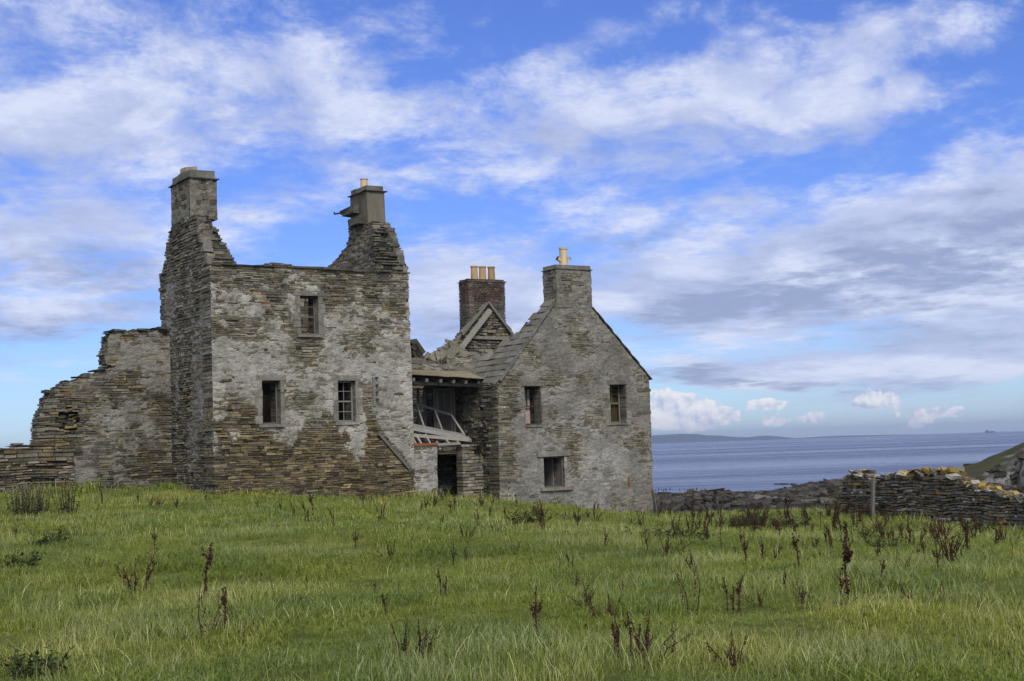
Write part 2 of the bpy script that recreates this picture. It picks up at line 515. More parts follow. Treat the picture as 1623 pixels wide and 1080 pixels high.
def wall(name, parent, O, U, N, outline, openings=(), t=.8, ch=(.06, .13), cw=(.18, .65), pal=None, plaster=None, pcol=None,
         through=False, prot=.03, joint=(.05, .047, .04), tfun=None, rag=.03, mat=None, skin=.055, gap=.008, pseed=0, mb=None, wav=.012, breakup=.85):
    """a masonry wall laid stone by stone: O origin, U along, N outward, outline in (along, height)"""
    O = np.asarray(O, float); mb = mb or MB()
    zs = [p[1] for p in outline]; z0, z1 = min(zs), max(zs)
    brk = sorted(set([z0, z1] + [o[1] for o in openings] + [o[3] for o in openings]))
    brk = [k for k in brk if z0 <= k <= z1]
    courses = []
    for a, b in zip(brk[:-1], brk[1:]):
        z = a
        while z < b - 1e-6:
            h = random.uniform(*ch)
            if z + h > b - ch[0] * .8: h = b - z
            courses.append((z, z + h)); z += h

    ph = random.uniform(0, 50)

    def pt(a, z, d):                                  # courses wander a little, and the face bellies
        wv_ = wav * (math.sin(a * 1.9 + ph + z * .7) + .6 * math.sin(a * 4.3 + ph * 2 - z * 1.9))
        return O + U * a + AZ * (z + wv_) + N * (d + .6 * wav * math.sin(z * 2.1 + a * 1.3 + ph))
    n = len(outline)
    for (ca, cb) in courses:
        zm = (ca + cb) / 2
        xsx = []
        for i in range(n):
            x0, y0 = outline[i]; x1, y1 = outline[(i + 1) % n]
            if (y0 > zm) != (y1 > zm): xsx.append(((x1 - x0) * (zm - y0) / (y1 - y0) + x0, False))
        xsx.sort()
        iv = [(xsx[i][0], xsx[i + 1][0], False, False) for i in range(0, len(xsx) - 1, 2)]
        for (oa, ob, oc, od) in openings:
            if ob <= zm <= od:
                nv = []
                for (p, q, e0, e1) in iv:
                    if oc <= p or oa >= q: nv.append((p, q, e0, e1)); continue
                    if oa > p: nv.append((p, oa, e0, True))
                    if oc < q: nv.append((oc, q, True, e1))
                iv = nv
        tt = tfun(zm) if tfun else t
        for (p, q, e0, e1) in iv:
            if q - p < .05: continue
            if not e0: p += jit(rag)
            if not e1: q += jit(rag)
            # core of the wall
            i0, i1 = p + .035, q - .035
            if i1 > i0:
                f, bk = -.045, -(tt - .03)
                jc = tuple(k * random.uniform(.8, 1.2) for k in joint)
                mb.box8([pt(i0, ca, f), pt(i1, ca, f), pt(i1, cb, f), pt(i0, cb, f), pt(i0, ca, bk), pt(i1, ca, bk), pt(i1, cb, bk), pt(i0, cb, bk)], jc)
            a = p
            while a < q - 1e-6:
                wd = random.uniform(*cw) * random.choice((.6, 1, 1, 1.3))
                if a + wd > q - cw[0] * .6: wd = q - a
                e = a + wd
                end = (a == p) or (e >= q - 1e-6)
                am = (a + e) / 2
                col = pal(am, zm)
                df = random.uniform(-.35, 1) * prot + abs(jit(prot * .3))
                if random.random() < .03: df -= prot * 2.2
                db = -(tt + random.uniform(-.02, .03)) if (through or end) else -.16
                s0 = [random.uniform(0, gap * 1.6) for _ in range(8)]
                hh_ = cb - ca
                za, zb = ca + random.uniform(0, gap) + (hh_ * random.uniform(.0, .28) if random.random() < .3 else 0), cb - random.uniform(0, gap) - (hh_ * random.uniform(.0, .25) if random.random() < .25 else 0)
                dj = [df + jit(prot * .22) for _ in range(4)]
                tl = jit(.005)
                A_ = a + (gap * .6 if a > p else 0); E_ = e - (gap * .6 if e < q - 1e-6 else 0)
                if through and end and tt > .3:
                    npz = random.choice((3, 4, 5, 6)); cuts = [0.0] + sorted(random.uniform(.12, .9) * tt for _ in range(npz - 1)) + [tt + random.uniform(-.02, .03)]
                    for q0, q1 in zip(cuts[1:-1], cuts[2:]):
                        if q1 - q0 < .05: continue
                        ea = jit(rag * .8); cl2 = vary(pal(am, zm), .15)
                        a2, e2 = (A_ + ea, E_) if a == p else (A_, E_ + ea)
                        if a == p and e >= q - 1e-6: a2, e2 = A_ + ea, E_ + jit(rag * .8)
                        zz0, zz1 = za + random.uniform(0, .02), zb - random.uniform(0, .02)
                        mb.box8([pt(a2, zz0, -q0 - .006), pt(e2, zz0, -q0 - .006), pt(e2, zz1, -q0 - .006), pt(a2, zz1, -q0 - .006), pt(a2, zz0, -q1), pt(e2, zz0, -q1), pt(e2, zz1, -q1), pt(a2, zz1, -q1)], cl2)
                    db = -cuts[1]
                mb.box8([pt(A_ + s0[0], za + s0[1] + tl, dj[0]), pt(E_ - s0[2], za + s0[3] - tl, dj[1]), pt(E_ - s0[4], zb - s0[5] - tl, dj[2]), pt(A_ + s0[6], zb - s0[7] + tl, dj[3]),
                         pt(A_, za, db), pt(E_, za, db), pt(E_, zb, db), pt(A_, zb, db)], col)
                a = e
    if plaster is not None:
        us = [p[0] for p in outline]
        st = .04
        ga = np.arange(min(us), max(us) + st, st); gzv = np.arange(z0, z1 + st, st)
        Ga, Gz = np.meshgrid(ga, gzv, indexing='ij')
        m_ = plaster(Ga, Gz)
        m_ = m_ + (fbm(Ga * 4.2, Gz * 8.5, 31 + pseed, 4, .62) - .5) * 1.35 * breakup + (fbm(Ga * 11, Gz * 14, 35 + pseed, 2) - .5) * .7 * breakup
        hgt = -.05 + skin * 1.25 * sstep(-.3, .3, m_) + (fbm(Ga * 4.0, Gz * 9, 77 + pseed, 3) - .5) * .05 + (RNG.random(Ga.shape) - .5) * .012
        ca_, cz_ = (Ga[:-1, :-1] + st / 2), (Gz[:-1, :-1] + st / 2)
        keep = inside(ca_, cz_, outline) & (np.maximum.reduce([m_[:-1, :-1], m_[1:, :-1], m_[:-1, 1:], m_[1:, 1:]]) > -.28)
        mrg = st * .5
        for (oa, ob, oc, od) in openings:
            keep &= ~((ca_ > oa - mrg) & (ca_ < oc + mrg) & (cz_ > ob - mrg) & (cz_ < od + mrg))
        V = O + Ga[..., None] * U + Gz[..., None] * AZ + hgt[..., None] * N
        mb.grid(V, keep, pcol(Ga, Gz))
    return mb.build(name, mat or M_STONE, parent)


def lerp3(a, b, t): return tuple(a[i] * (1 - t) + b[i] * t for i in range(3))


def vary(c, s=.22, h=.05):
    k = max(.35, 1 + random.gauss(0, s))
    return tuple(max(.01, ci * k * (1 + random.gauss(0, h * .35))) for ci in c)


GREYS = [(0.196, 0.178, 0.135), (0.174, 0.159, 0.122), (0.226, 0.206, 0.157), (0.143, 0.129, 0.096), (0.182, 0.159, 0.112), (0.259, 0.237, 0.188)]
BROWNS = [(0.155, 0.123, 0.068), (0.185, 0.145, 0.077), (0.118, 0.093, 0.053), (0.143, 0.119, 0.072), (0.218, 0.172, 0.095), (0.084, 0.068, 0.042), (0.162, 0.142, 0.097)]
DARKS = [(0.110, 0.102, 0.080), (0.143, 0.129, 0.098), (0.088, 0.081, 0.063), (0.171, 0.154, 0.116), (0.123, 0.108, 0.076)]


def pal_of(lst, s=.2): return lambda a, z: vary(random.choice(lst), s)


def pc(base, var=.22, seed=3, sc=1.3):
    base = np.array(base)
    def f(a, z):
        k = 1 + (fbm(a * sc, z * sc, seed, 4) - .5) * 2 * var + (fbm(a * 9, z * 9, seed + 9, 2) - .5) * .3
        return base * k[..., None]
    return f


def gau(a, z, ca, cz, sa, sz): return np.exp(-((a - ca) / sa) ** 2 - ((z - cz) / sz) ** 2)


# ------------------------------------------------------------------ joinery and dressings
WOODG = (.16, .155, .14)


def opening_px(x0, y0, x1, y1, w):
    a, zt = front(x0, y0, w); b, zb = front(x1, y1, w)
    return (a, zb, b, zt)


def surround(parent, w, op, jw=.2, proud=.035, col=(.27, .255, .215), sill=True, lint=.2):
    a, b, c, d = op
    O = L(0, w, 0); N = -AW

    def blk(mb, a0, a1, z0, z1, dep=.30, pr=proud):
        j = lambda: jit(.007)
        pts = [O + AU * (a0 + j()) + AZ * (z0 + j()) + N * (pr + j()), O + AU * (a1 + j()) + AZ * (z0 + j()) + N * (pr + j()), O + AU * (a1 + j()) + AZ * (z1 + j()) + N * (pr + j()), O + AU * (a0 + j()) + AZ * (z1 + j()) + N * (pr + j()),
               O + AU * a0 + AZ * z0 - N * dep, O + AU * a1 + AZ * z0 - N * dep, O + AU * a1 + AZ * z1 - N * dep, O + AU * a0 + AZ * z1 - N * dep]
        mb.box8(pts, vary(col, .1, .03))
    for sgn in (0, 1):
        mb = MB(); z = b
        while z < d - .02:
            h = min(random.uniform(.22, .42), d - z)
            if d - z - h < .12: h = d - z
            wd = jw * random.choice((.8, 1.0, 1.45))
            if sgn == 0: blk(mb, a - wd, a - .004, z + .006, z + h - .006)
            else: blk(mb, c + .004, c + wd, z + .006, z + h - .006)
            z += h
        mb.build('jamb', M_STONE, parent)
    mb = MB(); blk(mb, a - jw * 1.3, c + jw * 1.3, d + .004, d + lint); mb.build('lintel', M_STONE, parent)
    if sill:
        mb = MB(); blk(mb, a - jw * .7, c + jw * .7, b - .11, b - .004, pr=proud + .05); mb.build('sill', M_STONE, parent)


def window(parent, w, op, recess=.28, sash=True, lower_bars=True, wood=WOODG, mid=.5):
    a, b, c, d = op
    O = L(0, w + recess, 0); fw = .055

    def bar(mb, a0, z0, a1, z1, wd, dep=0):
        mb.bar(O + AU * a0 + AZ * z0 + AW * dep, O + AU * a1 + AZ * z1 + AW * dep, wd, .05, vary(wood, .08, .02), up=(AW if True else AZ))
    fr = MB()
    bar(fr, a + .03, b, a + .03, d, fw); bar(fr, c - .03, b, c - .03, d, fw)
    bar(fr, a + .06, d - .03, c - .06, d - .03, fw); bar(fr, a + .06, b + .03, c - .06, b + .03, fw)
    win = fr.build('window', M_WOOD, parent)
    if sash:
        zm = b + (d - b) * mid
        s = MB(); bar(s, a + .06, zm, c - .06, zm, .05, .02); s.build('meeting_rail', M_WOOD, win)
        am = (a + c) / 2
        s = MB(); bar(s, am, zm + .03, am, d - .06, .022, .02); zq = (zm + d) / 2
        bar(s, a + .06, zq, am - .012, zq, .022, .02); bar(s, am + .012, zq, c - .06, zq, .022, .02)
        s.build('glazing_bar', M_WOOD, win)
        if lower_bars:
            s = MB(); bar(s, am, b + .06, am, zm - .03, .022, .045); zq = (zm + b) / 2
            bar(s, a + .06, zq, am - .012, zq, .022, .045); bar(s, am + .012, zq, c - .06, zq, .022, .045)
            s.build('glazing_bar', M_WOOD, win)
    return win


def masonry_box(name, parent, u0, u1, w0, w1, z0, z1, pal, mat=None, ch=(.08, .15), cw=(.2, .5), prot=.02, plaster=None, pcol=None, joint=(.09, .085, .075)):
    mb = MB()
    t = .25
    kw = dict(pal=pal, ch=ch, cw=cw, prot=prot, t=t, rag=.008, plaster=plaster, pcol=pcol, joint=joint)
    sub = []
    for (O, U, N, ln) in ((L(u0, w0, 0), AU, -AW, u1 - u0), (L(u0, w1, 0), -AW, -AU, w1 - w0), (L(u1, w0, 0), AW, AU, w1 - w0), (L(u1, w1, 0), -AU, AW, u1 - u0)):
        m2 = MB()
        wall_into(m2, O, U, N, [(0, z0), (ln, z0), (ln, z1), (0, z1)], **kw)
        off = len(mb.v); mb.v += m2.v; mb.c += m2.c; mb.f += [tuple(i + off for i in f) for f in m2.f]
    return mb.build(name, mat or M_STONE, parent)


def wall_into(mb, O, U, N, outline, **kw):
    _b = mb.build
    mb.build = lambda *a, **k: None
    wall('', None, O, U, N, outline, mb=mb, **kw)
    mb.build = _b


def cap(parent, u0, u1, w0, w1, z, slate=.035, over=.09, block=.25, inset=.0, col=(.2, .19, .16), broken=False):
    mb = MB()
    um, wm = (u0 + u1) / 2, (w0 + w1) / 2
    k = int((w1 - w0 + 2 * over) / .45) + 1
    ed = np.linspace(w0 - over, w1 + over, k + 1)
    for i in range(k):
        mb.slab(L(um, (ed[i] + ed[i + 1]) / 2, z + slate / 2), AU * ((u1 - u0) / 2 + over + jit(.02)), AW * ((ed[i + 1] - ed[i]) / 2 - .004), AZ * slate / 2, vary((.10, .098, .088), .15), .006)
    ed = np.linspace(w0 + inset, w1 - inset, 4)
    for i in range(3):
        bh = block * (random.uniform(.75, 1.0) if broken else 1)
        mb.slab(L(um, (ed[i] + ed[i + 1]) / 2, z + slate + bh / 2 + .003), AU * ((u1 - u0) / 2 - inset), AW * ((ed[i + 1] - ed[i]) / 2 - .004), AZ * bh / 2, vary(col, .12), .008)
    return mb.build('cap', M_STONE, parent)


def pot(parent, u, w, z, h, r, lugs=False, col=(.52, .36, .18)):
    mb = MB(); c = L(u, w, z)
    mb.lathe(c, [(r * 1.08, 0), (r * 1.02, h * .12), (r * .95, h * .6), (r * .9, h * .9), (r * 1.04, h * .9), (r * 1.06, h), (r * .82, h), (r * .78, h * .5), (r * .7, 0)], col, 20)
    if lugs:
        for s in (-1, 1):
            p = c + AU * s * r * .75 + AZ * h * .30; q = c + AU * s * r * 1.75 + AZ * h * .42
            mb.bar(p, q, r * .8, r * .8, col); mb.bar(q, q + (q - p) * .1, r * .9, r * .9, (.05, .045, .04))
    return mb.build('chimney_pot', M_POT, parent, smooth=False)


#PART2
# ================================================================== the roofless tower
FN = -AW
tower = thing('ruined_tower', 'tall roofless grey stone tower with two broken gables and chimneys, left of the lower house', 'tower', L(4, 3, 0.2))
TFO = [(0, -.35), (7.95, -.35), (7.9, 1.5), (7.85, 8.42), (6.6, 8.46), (5.4, 8.44), (4.6, 8.5), (3.4, 8.5), (2.9, 8.62), (2.4, 8.6), (2.2, 8.48), (1.2, 8.5), (-.03, 8.46), (-.02, 4)]
OP_U = opening_px(475, 469, 505, 530, 0); OP_L = opening_px(415, 604, 445, 672, 0); OP_R = opening_px(535, 604, 564, 668, 0)


def brown_w(a, z):
    bnd = 2.75 + (fbm(a * .9, z * .9, 51, 3) - .5) * 1.6 + np.where(np.asarray(a) < 1.7, 1.0, 0) - np.where(np.asarray(a) > 6.3, 1.2 * (np.asarray(a) - 6.3), 0)
    return sstep(.3, -.4, np.asarray(z) - bnd)


def tf_pal(a, z):
    bw = float(brown_w(a, z))
    if random.random() < bw: return vary(random.choice(BROWNS), .26, .06)
    if z > 7.2 and random.random() < .5: return vary(random.choice(DARKS), .2)
    if random.random() < .12: return vary(random.choice(BROWNS), .2)
    if random.random() < .0015: return (.20, .10, .06)
    return vary(random.choice(GREYS), .2)


def tf_plaster(a, z):
    m = (fbm(a * .85, z * 1.1, 21, 5, .6) - .5) * 2.6 + .14
    m = m + .18 * sstep(3.0, 3.8, z) - .22 * sstep(5.2, 6.0, z) - .22 * sstep(6.9, 7.6, z)
    zj = z + (fbm(a * 1.1, z * .6, 23, 4, .6) - .5) * 3.0
    low = sstep(2.9, 2.3, zj) * (1 - sstep(6.1, 6.9, a))
    m = m - 1.25 * low
    m = m + 1.5 * gau(a, z, 2.75, 2.35, .45, .55) + 1.7 * gau(a, z, 5.55, 2.0, .42, .75) + .9 * gau(a, z, 6.0, 2.6, .5, .4)
    m = m + .55 * gau(a, z, .35, 4.6, .35, 1.3) + .6 * gau(a, z, 1.5, 4.0, .35, .9) - .8 * gau(a, z, 1.0, 3.3, .7, .6) - .7 * gau(a, z, 3.6, 5.4, .6, .55) - .5 * gau(a, z, .6, 6.0, .9, .5)
    m = m + .5 * gau(a, z, 2.9, 5.4, .5, .6) + .5 * gau(a, z, 6.9, 5.0, .8, 2.5) + .45 * gau(a, z, 4.4, 4.0, .5, .8) - .5 * gau(a, z, 5.95, 3.6, .28, .7) - .4 * gau(a, z, 3.3, 3.6, .4, .7)
    dg = z - (2.65 - 1.15 * (a - 6.35))
    m = m + np.where(a > 6.2, .75 * sstep(-.1, .25, dg) * sstep(5.6, 4.6, z) - 1.4 * sstep(.1, -.2, dg), 0)
    return m


wall('front_wall', tower, L(0, 0, 0), AU, FN, TFO, [OP_U, OP_L, OP_R], t=.9, breakup=.55, ch=(.05, .115), cw=(.12, .44), pal=tf_pal, plaster=tf_plaster,
     pcol=pc((.315, .303, .266), .30, 4), prot=.019, joint=(.085, .078, .062), rag=.025, gap=.006)
for op in (OP_U, OP_L, OP_R): surround(tower, 0, op, jw=.19, col=(.215, .205, .175) if op is not OP_U else (.19, .182, .158))
window(tower, 0, OP_U, recess=.3, lower_bars=False, wood=(.12, .115, .10), mid=.47)
window(tower, 0, OP_L, recess=.3, sash=False, wood=(.12, .115, .11))
wr = window(tower, 0, OP_R, recess=.25, wood=(.21, .205, .19), mid=.5)
# wallhead flags: a thin ledge of slates along the top
mb = MB(); a = -.02
while a < 7.7:
    wd = random.uniform(.35, .8); zt = 8.47 if a < 4.5 else 8.44
    mb.slab(L(a + wd / 2, .40, zt + random.uniform(0, .02)), AU * (wd / 2 - .005), AW * (.48 + jit(.02)), AZ * .022, vary((.075, .072, .06), .2), .008)
    if random.random() < .4: mb.slab(L(a + wd / 2, .5, zt + .06), AU * (wd * .4), AW * .35, AZ * .03, vary((.10, .095, .075), .2), .012)
    a += wd
for i in range(14):
    mb.slab(L(2.35 + random.gauss(.25, .25), .45, 8.53 + random.random() * .12), AU * random.uniform(.08, .22), AW * .2, AZ * .03, vary((.09, .085, .07), .2), .02)
mb.build('wallhead', M_STONE, tower)
# boards left on the wall
(ba, bz), (bb, bz2) = front(591.5, 598, 0), front(593, 644, 0)
mb = MB(); mb.bar(L(ba, -.06, bz), L(bb, -.06, bz2), .13, .05, (.17, .168, .155), up=AW)
for k in range(4):
    z = bz2 + .25 + .27 * k; mb.slab(L(bb + .09, -.09, z), AU * .05, AW * .05, AZ * .035, (.05, .045, .04), .006)
mb.build('board', M_WOOD, tower)
(ba, bz), (bb, bz2) = front(600, 688, 0), front(648, 743, 0)
mb = MB(); mb.bar(L(ba, -.07, bz), L(bb, -.07, bz2), .11, .05, (.13, .125, .105), up=AW); mb.build('board', M_WOOD, tower)

# left gable
TLO = [(.04, -.2), (.04, 8.45), (.3, 8.5), (.62, 9.05), (1.0, 9.6), (1.35, 10.2), (1.55, 10.5), (2.1, 10.55), (4.18, 10.62), (4.25, 10.4), (4.55, 10.3), (4.6, 10.0), (4.85, 9.95), (4.9, 9.6), (5.08, 9.55), (5.12, 9.25),
       (5.3, 9.2), (5.35, 8.9), (5.75, 8.85), (5.7, 8.45), (5.6, 8.4), (5.55, 7.6), (5.6, 6.0), (5.6, -.1)]
slit = (side(302, 749, 0)[0], side(309, 772, 0)[1], side(302, 749, 0)[0] - .38, side(302, 749, 0)[1])
slit = (min(slit[0], slit[2]), slit[1], max(slit[0], slit[2]), slit[3])


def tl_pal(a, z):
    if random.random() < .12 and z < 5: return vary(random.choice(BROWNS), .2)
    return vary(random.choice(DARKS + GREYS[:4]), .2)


def tl_pl(a, z):
    m = (fbm(a * 1.5, z * .5, 41, 4) - .5) * 2.2 - .05
    m = m + .6 * gau(a, z, 4.6, 7.2, .4, 1.5) + .3 * gau(a, z, 1.0, 4.5, 1.0, 2.5) - .5 * sstep(8.2, 9.0, z) - .35 * sstep(2.2, 1.2, z)
    return m


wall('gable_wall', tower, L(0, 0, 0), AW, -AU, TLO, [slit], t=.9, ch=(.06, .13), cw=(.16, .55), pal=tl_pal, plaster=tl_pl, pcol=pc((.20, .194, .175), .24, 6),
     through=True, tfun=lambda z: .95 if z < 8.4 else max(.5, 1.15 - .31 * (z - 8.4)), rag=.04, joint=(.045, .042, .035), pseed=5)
# the pale skew stones on its front edge
mb = MB()
for i in range(9):
    t = i / 9; w_, z_ = .35 + 1.2 * t, 8.62 + 1.95 * t
    mb.slab(L(.13 + jit(.05), w_ + .10 + jit(.04), z_ + jit(.04)), AU * random.uniform(.10, .2), AW * random.uniform(.10, .17), AZ * random.uniform(.07, .13), vary((.185, .177, .148), .2), .03)
mb.build('skew', M_STONE, tower)
ch1 = masonry_box('chimney', tower, .0, 1.02, 2.1, 4.15, 10.45, 11.95, pal_of(GREYS[:2] + DARKS, .15), ch=(.12, .24), cw=(.25, .6), prot=.02,
                  plaster=lambda a, z: (fbm(a * 1.6, z * 1.6, 61, 3) - .5) * 2 + .25, pcol=pc((.20, .19, .16), .2, 8))
cap(ch1, 0, 1.02, 2.1, 4.15, 11.95, block=.36, inset=.03, over=.11, col=(.17, .16, .13), broken=True)
mb = MB(); mb.slab(L(.4, 3.3, 12.46), AU * .22, AW * .3, AZ * .10, (.30, .25, .19), .03); mb.build('flaunching', M_STONE, ch1)

# right gable: its ragged inner side faces us
TRO = [(.14, -.5), (.14, 8.40), (-.02, 8.42), (-.02, 8.5), (.14, 8.5), (.16, 8.82), (.4, 8.85), (.42, 9.2), (.66, 9.22), (.68, 9.6), (.9, 9.62), (.93, 9.95), (1.12, 9.98), (1.15, 10.3), (1.42, 10.32), (1.45, 10.62), (1.9, 10.66), (3.35, 10.7),
       (3.6, 10.95), (3.62, 10.3), (3.66, 9.85), (4.1, 9.6), (4.7, 9.35), (5.4, 9.2), (5.6, 8.6), (5.6, -.4)]
wall('gable_wall', tower, L(7.9, 0, 0), AW, AU, TRO, [], t=1.0, ch=(.055, .12), cw=(.16, .5), pal=pal_of(DARKS + GREYS[:4], .22), through=True, prot=.055,
     tfun=lambda z: .9 if z < 8.3 else max(.78, 1.45 - .34 * (z - 8.4)), rag=.05, joint=(.035, .032, .026))
mb = MB()
for i in range(8):
    t = i / 8; w_, z_ = .12 + 1.25 * t, 8.62 + 1.85 * t
    mb.slab(L(7.79, w_ + .10, z_ + jit(.02)), AU * random.uniform(.10, .15), AW * random.uniform(.13, .17), AZ * random.uniform(.10, .13), vary((.17, .162, .138), .15), .025)
mb.build('skew', M_STONE, tower)
mb = MB(); ub, ut, w0, w1 = (7.12, 7.92), (7.12, 7.90), (1.85, 3.42), (1.9, 3.4)
mb.box8([L(7.14, 1.86, 10.45), L(7.92, 1.86, 10.45), L(7.9, 1.9, 11.92), L(7.13, 1.9, 11.92), L(7.14, 3.42, 10.95), L(7.92, 3.42, 10.95), L(7.9, 3.4, 11.92), L(7.13, 3.4, 11.92)], (.165, .15, .115))
ch2 = mb.build('chimney', M_RENDER, tower)
cap(ch2, 7.12, 7.9, 1.9, 3.4, 11.92, block=.2, inset=.03, over=.1, col=(.16, .15, .125))
pot(ch2, 7.35, 2.55, 12.15, .38, .15, col=(.42, .33, .2))
# corbel stones and a stick that stick out of the broken wall
u_, z_ = 7.0, 10.95
mb = MB()
cA = side(566, 336, 7.05); cB = side(543, 333, 7.05)
for (p_, q_, hgt_, dz) in ((cA, cB, .20, 0), ((cA[0], cA[1]), (cA[0] + .75 * (cB[0] - cA[0]), cB[1]), .07, -.16), (side(575, 350, 7.05), side(556, 352, 7.05), .28, 0)):
    mb.slab(L(7.15, (p_[0] + q_[0]) / 2, (p_[1] + q_[1]) / 2 + dz), AU * .25, AW * abs(q_[0] - p_[0]) / 2, AZ * hgt_ / 2, vary((.125, .118, .095), .15), .03)
mb.build('corbel', M_STONE, tower)
q1 = L(*[7.0, side(548, 337, 7.0)[0], side(548, 337, 7.0)[1]]); q2 = L(7.0, *side(530, 339.5, 7.0))
mb = MB(); mb.bar(q1, q2, .05, .06, (.07, .06, .05)); mb.bar(q2 - AW * .02, q2 + AZ * .08 + AW * .03, .04, .05, (.06, .05, .04)); mb.build('stick', M_WOOD, tower)
# back wall, floors and an inner wall of brown plaster
wall('back_wall', tower, L(7.9, 5.7, 0), -AU, AW, [(0, -.4), (7.9, -.2), (7.9, 8.2), (5, 8.4), (3, 8.35), (0, 8.2)], [], t=.8, ch=(.10, .2), cw=(.3, .9), pal=pal_of(DARKS + GREYS[:3]), through=True, prot=.05)
mb = MB()
for i in range(9, 16): mb.slab(L(.95 + .2 + i * .38, 2.9, 5.25 + jit(.01)), AU * .185, AW * 1.95, AZ * .03, vary((.10, .085, .065), .2), .004)
mb.build('floor', M_WOOD, tower)
mb = MB()
for i in range(16): mb.slab(L(1.15 + i * .38, 2.9, 1.85 + jit(.01)), AU * .185, AW * 1.95, AZ * .03, vary((.10, .085, .065), .2), .004)
mb.build('floor', M_WOOD, tower)
mb = MB(); ga = np.linspace(.95, 6.9, 60); zz = np.linspace(1.9, 3.95, 30); Ga, Gz = np.meshgrid(ga, zz, indexing='ij')
V = L(0, 2.6, 0) + Ga[..., None] * AU + Gz[..., None] * AZ + (fbm(Ga * 2, Gz * 2, 3)[..., None] - .5) * .06 * AW
cc = pc((.38, .27, .20), .35, 12, 2.5)(Ga, Gz); mb.grid(V, np.ones((59, 29), bool), cc)
mb.slab(L(3.9, 2.72, 3.5), AU * 2.95, AW * .05, AZ * 1.65, (.12, .10, .08)); mb.build('partition', M_RENDER, tower)

# ================================================================== broken wall and garden wall on the left
LW = 4.55
rw = thing('ruined_wall', 'tall broken end of a stone wall stepping down from the tower on its left side', 'wall', L(-3, LW, .5))
px = [(272, 522), (262, 523), (252, 521), (247, 525), (232, 527), (222, 526), (205, 527), (192, 526), (184, 525), (174, 530), (171, 538), (171, 548), (166, 565), (168, 577), (186, 582), (166, 585), (150, 592), (136, 597), (120, 604), (97, 610), (92, 615),
      (80, 624), (72, 636), (69, 648), (64, 655), (61, 668), (59, 690), (57, 706), (57, 800), (275, 790)]
RWO = [front(x, y, LW) for x, y in px]
hole = None


def rw_pal(a, z):
    if -2.2 < a < -.2: return vary(random.choice(DARKS + BROWNS[3:6]), .22)
    return vary(random.choice(DARKS + GREYS[:4] + BROWNS[:2]), .2)


h0, h1 = front(92, 645, LW), front(116, 690, LW)


def rw_pl(a, z):
    m = (fbm(a * .8, z * .9, 71, 4) - .5) * 2.2 + .25 + .5 * gau(a, z, -1.5, 5.4, 1.6, .8) + .55 * gau(a, z, -3.0, 2.2, .8, 1.2) - .7 * gau(a, z, -.4, 2.0, .9, 1.4)
    return m - 1.6 * gau(a, z, (h0[0] + h1[0]) / 2 - .2, (h0[1] + h1[1]) / 2, .8, 1.2)


OPH = (h0[0] + .02, h1[1] + .02, h1[0] + .1, h0[1] - .02)
_h = (OPH[3] - OPH[1]) / 4
HOLES = [(OPH[0] + .22, OPH[1], OPH[2] - .02, OPH[1] + .6 * _h), (OPH[0] + .02, OPH[1] + .6 * _h, OPH[2] + .05, OPH[1] + 1.7 * _h), (OPH[0] - .12, OPH[1] + 1.7 * _h, OPH[2] + .16, OPH[1] + 2.5 * _h), (OPH[0] + .0, OPH[1] + 2.5 * _h, OPH[2] + .1, OPH[1] + 3.3 * _h), (OPH[0] + .28, OPH[1] + 3.3 * _h, OPH[2] - .12, OPH[3])]
wall('masonry', rw, L(0, LW, 0), AU, FN, RWO, HOLES, t=1.0, ch=(.06, .13), cw=(.18, .6), pal=rw_pal, plaster=rw_pl, pcol=pc((.225, .217, .19), .25, 14), through=True, rag=.022, prot=.025, joint=(.06, .056, .046), pseed=9, breakup=.7)
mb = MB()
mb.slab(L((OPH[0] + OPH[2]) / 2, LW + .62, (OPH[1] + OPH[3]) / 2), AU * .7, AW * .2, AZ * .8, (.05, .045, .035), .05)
for i in range(46):
    mb.slab(L(random.uniform(OPH[0] - .12, OPH[2] + .12), LW + random.uniform(.16, .5), random.uniform(OPH[1] - .08, OPH[3] + .08)), AU * random.uniform(.08, .24), AW * random.uniform(.1, .22), AZ * random.uniform(.02, .06), vary(random.choice([(.20, .165, .085), (.13, .11, .07), (.09, .08, .06)]), .2), .03)
mb.build('rubble_core', M_STONE, rw)
mb = MB(); tops = RWO[1:22]
for (p, q) in zip(tops[:-1], tops[1:]):
    if abs(q[1] - p[1]) > .9 * abs(q[0] - p[0]): continue
    for k in range(2):
        t = random.random(); a, z = p[0] * (1 - t) + q[0] * t, p[1] * (1 - t) + q[1] * t
        mb.slab(L(a, LW + .35 + jit(.1), z + .03 + .04 * k), AU * random.uniform(.1, .2), AW * random.uniform(.2, .4), AZ * random.uniform(.02, .035), vary((.095, .09, .074), .2), .02)
mb.build('cope_stones', M_STONE, rw)

gw = thing('garden_wall', 'low drystone wall running off to the left from the tall broken wall', 'wall', L(-8, LW - .05, .5))
px = [(118, 712), (108, 706), (90, 708), (60, 706), (38, 707), (36, 703), (24, 703), (22, 708), (0, 709), (-60, 712), (-170, 716), (-170, 830), (118, 800)]
wall('masonry', gw, L(0, LW - .08, 0), AU, FN, [front(x, y, LW - .08) for x, y in px], [], t=.7, ch=(.06, .15), cw=(.2, .7), pal=pal_of(GREYS + DARKS + BROWNS[:4], .22), through=True, rag=.05, prot=.06, joint=(.04, .037, .03))

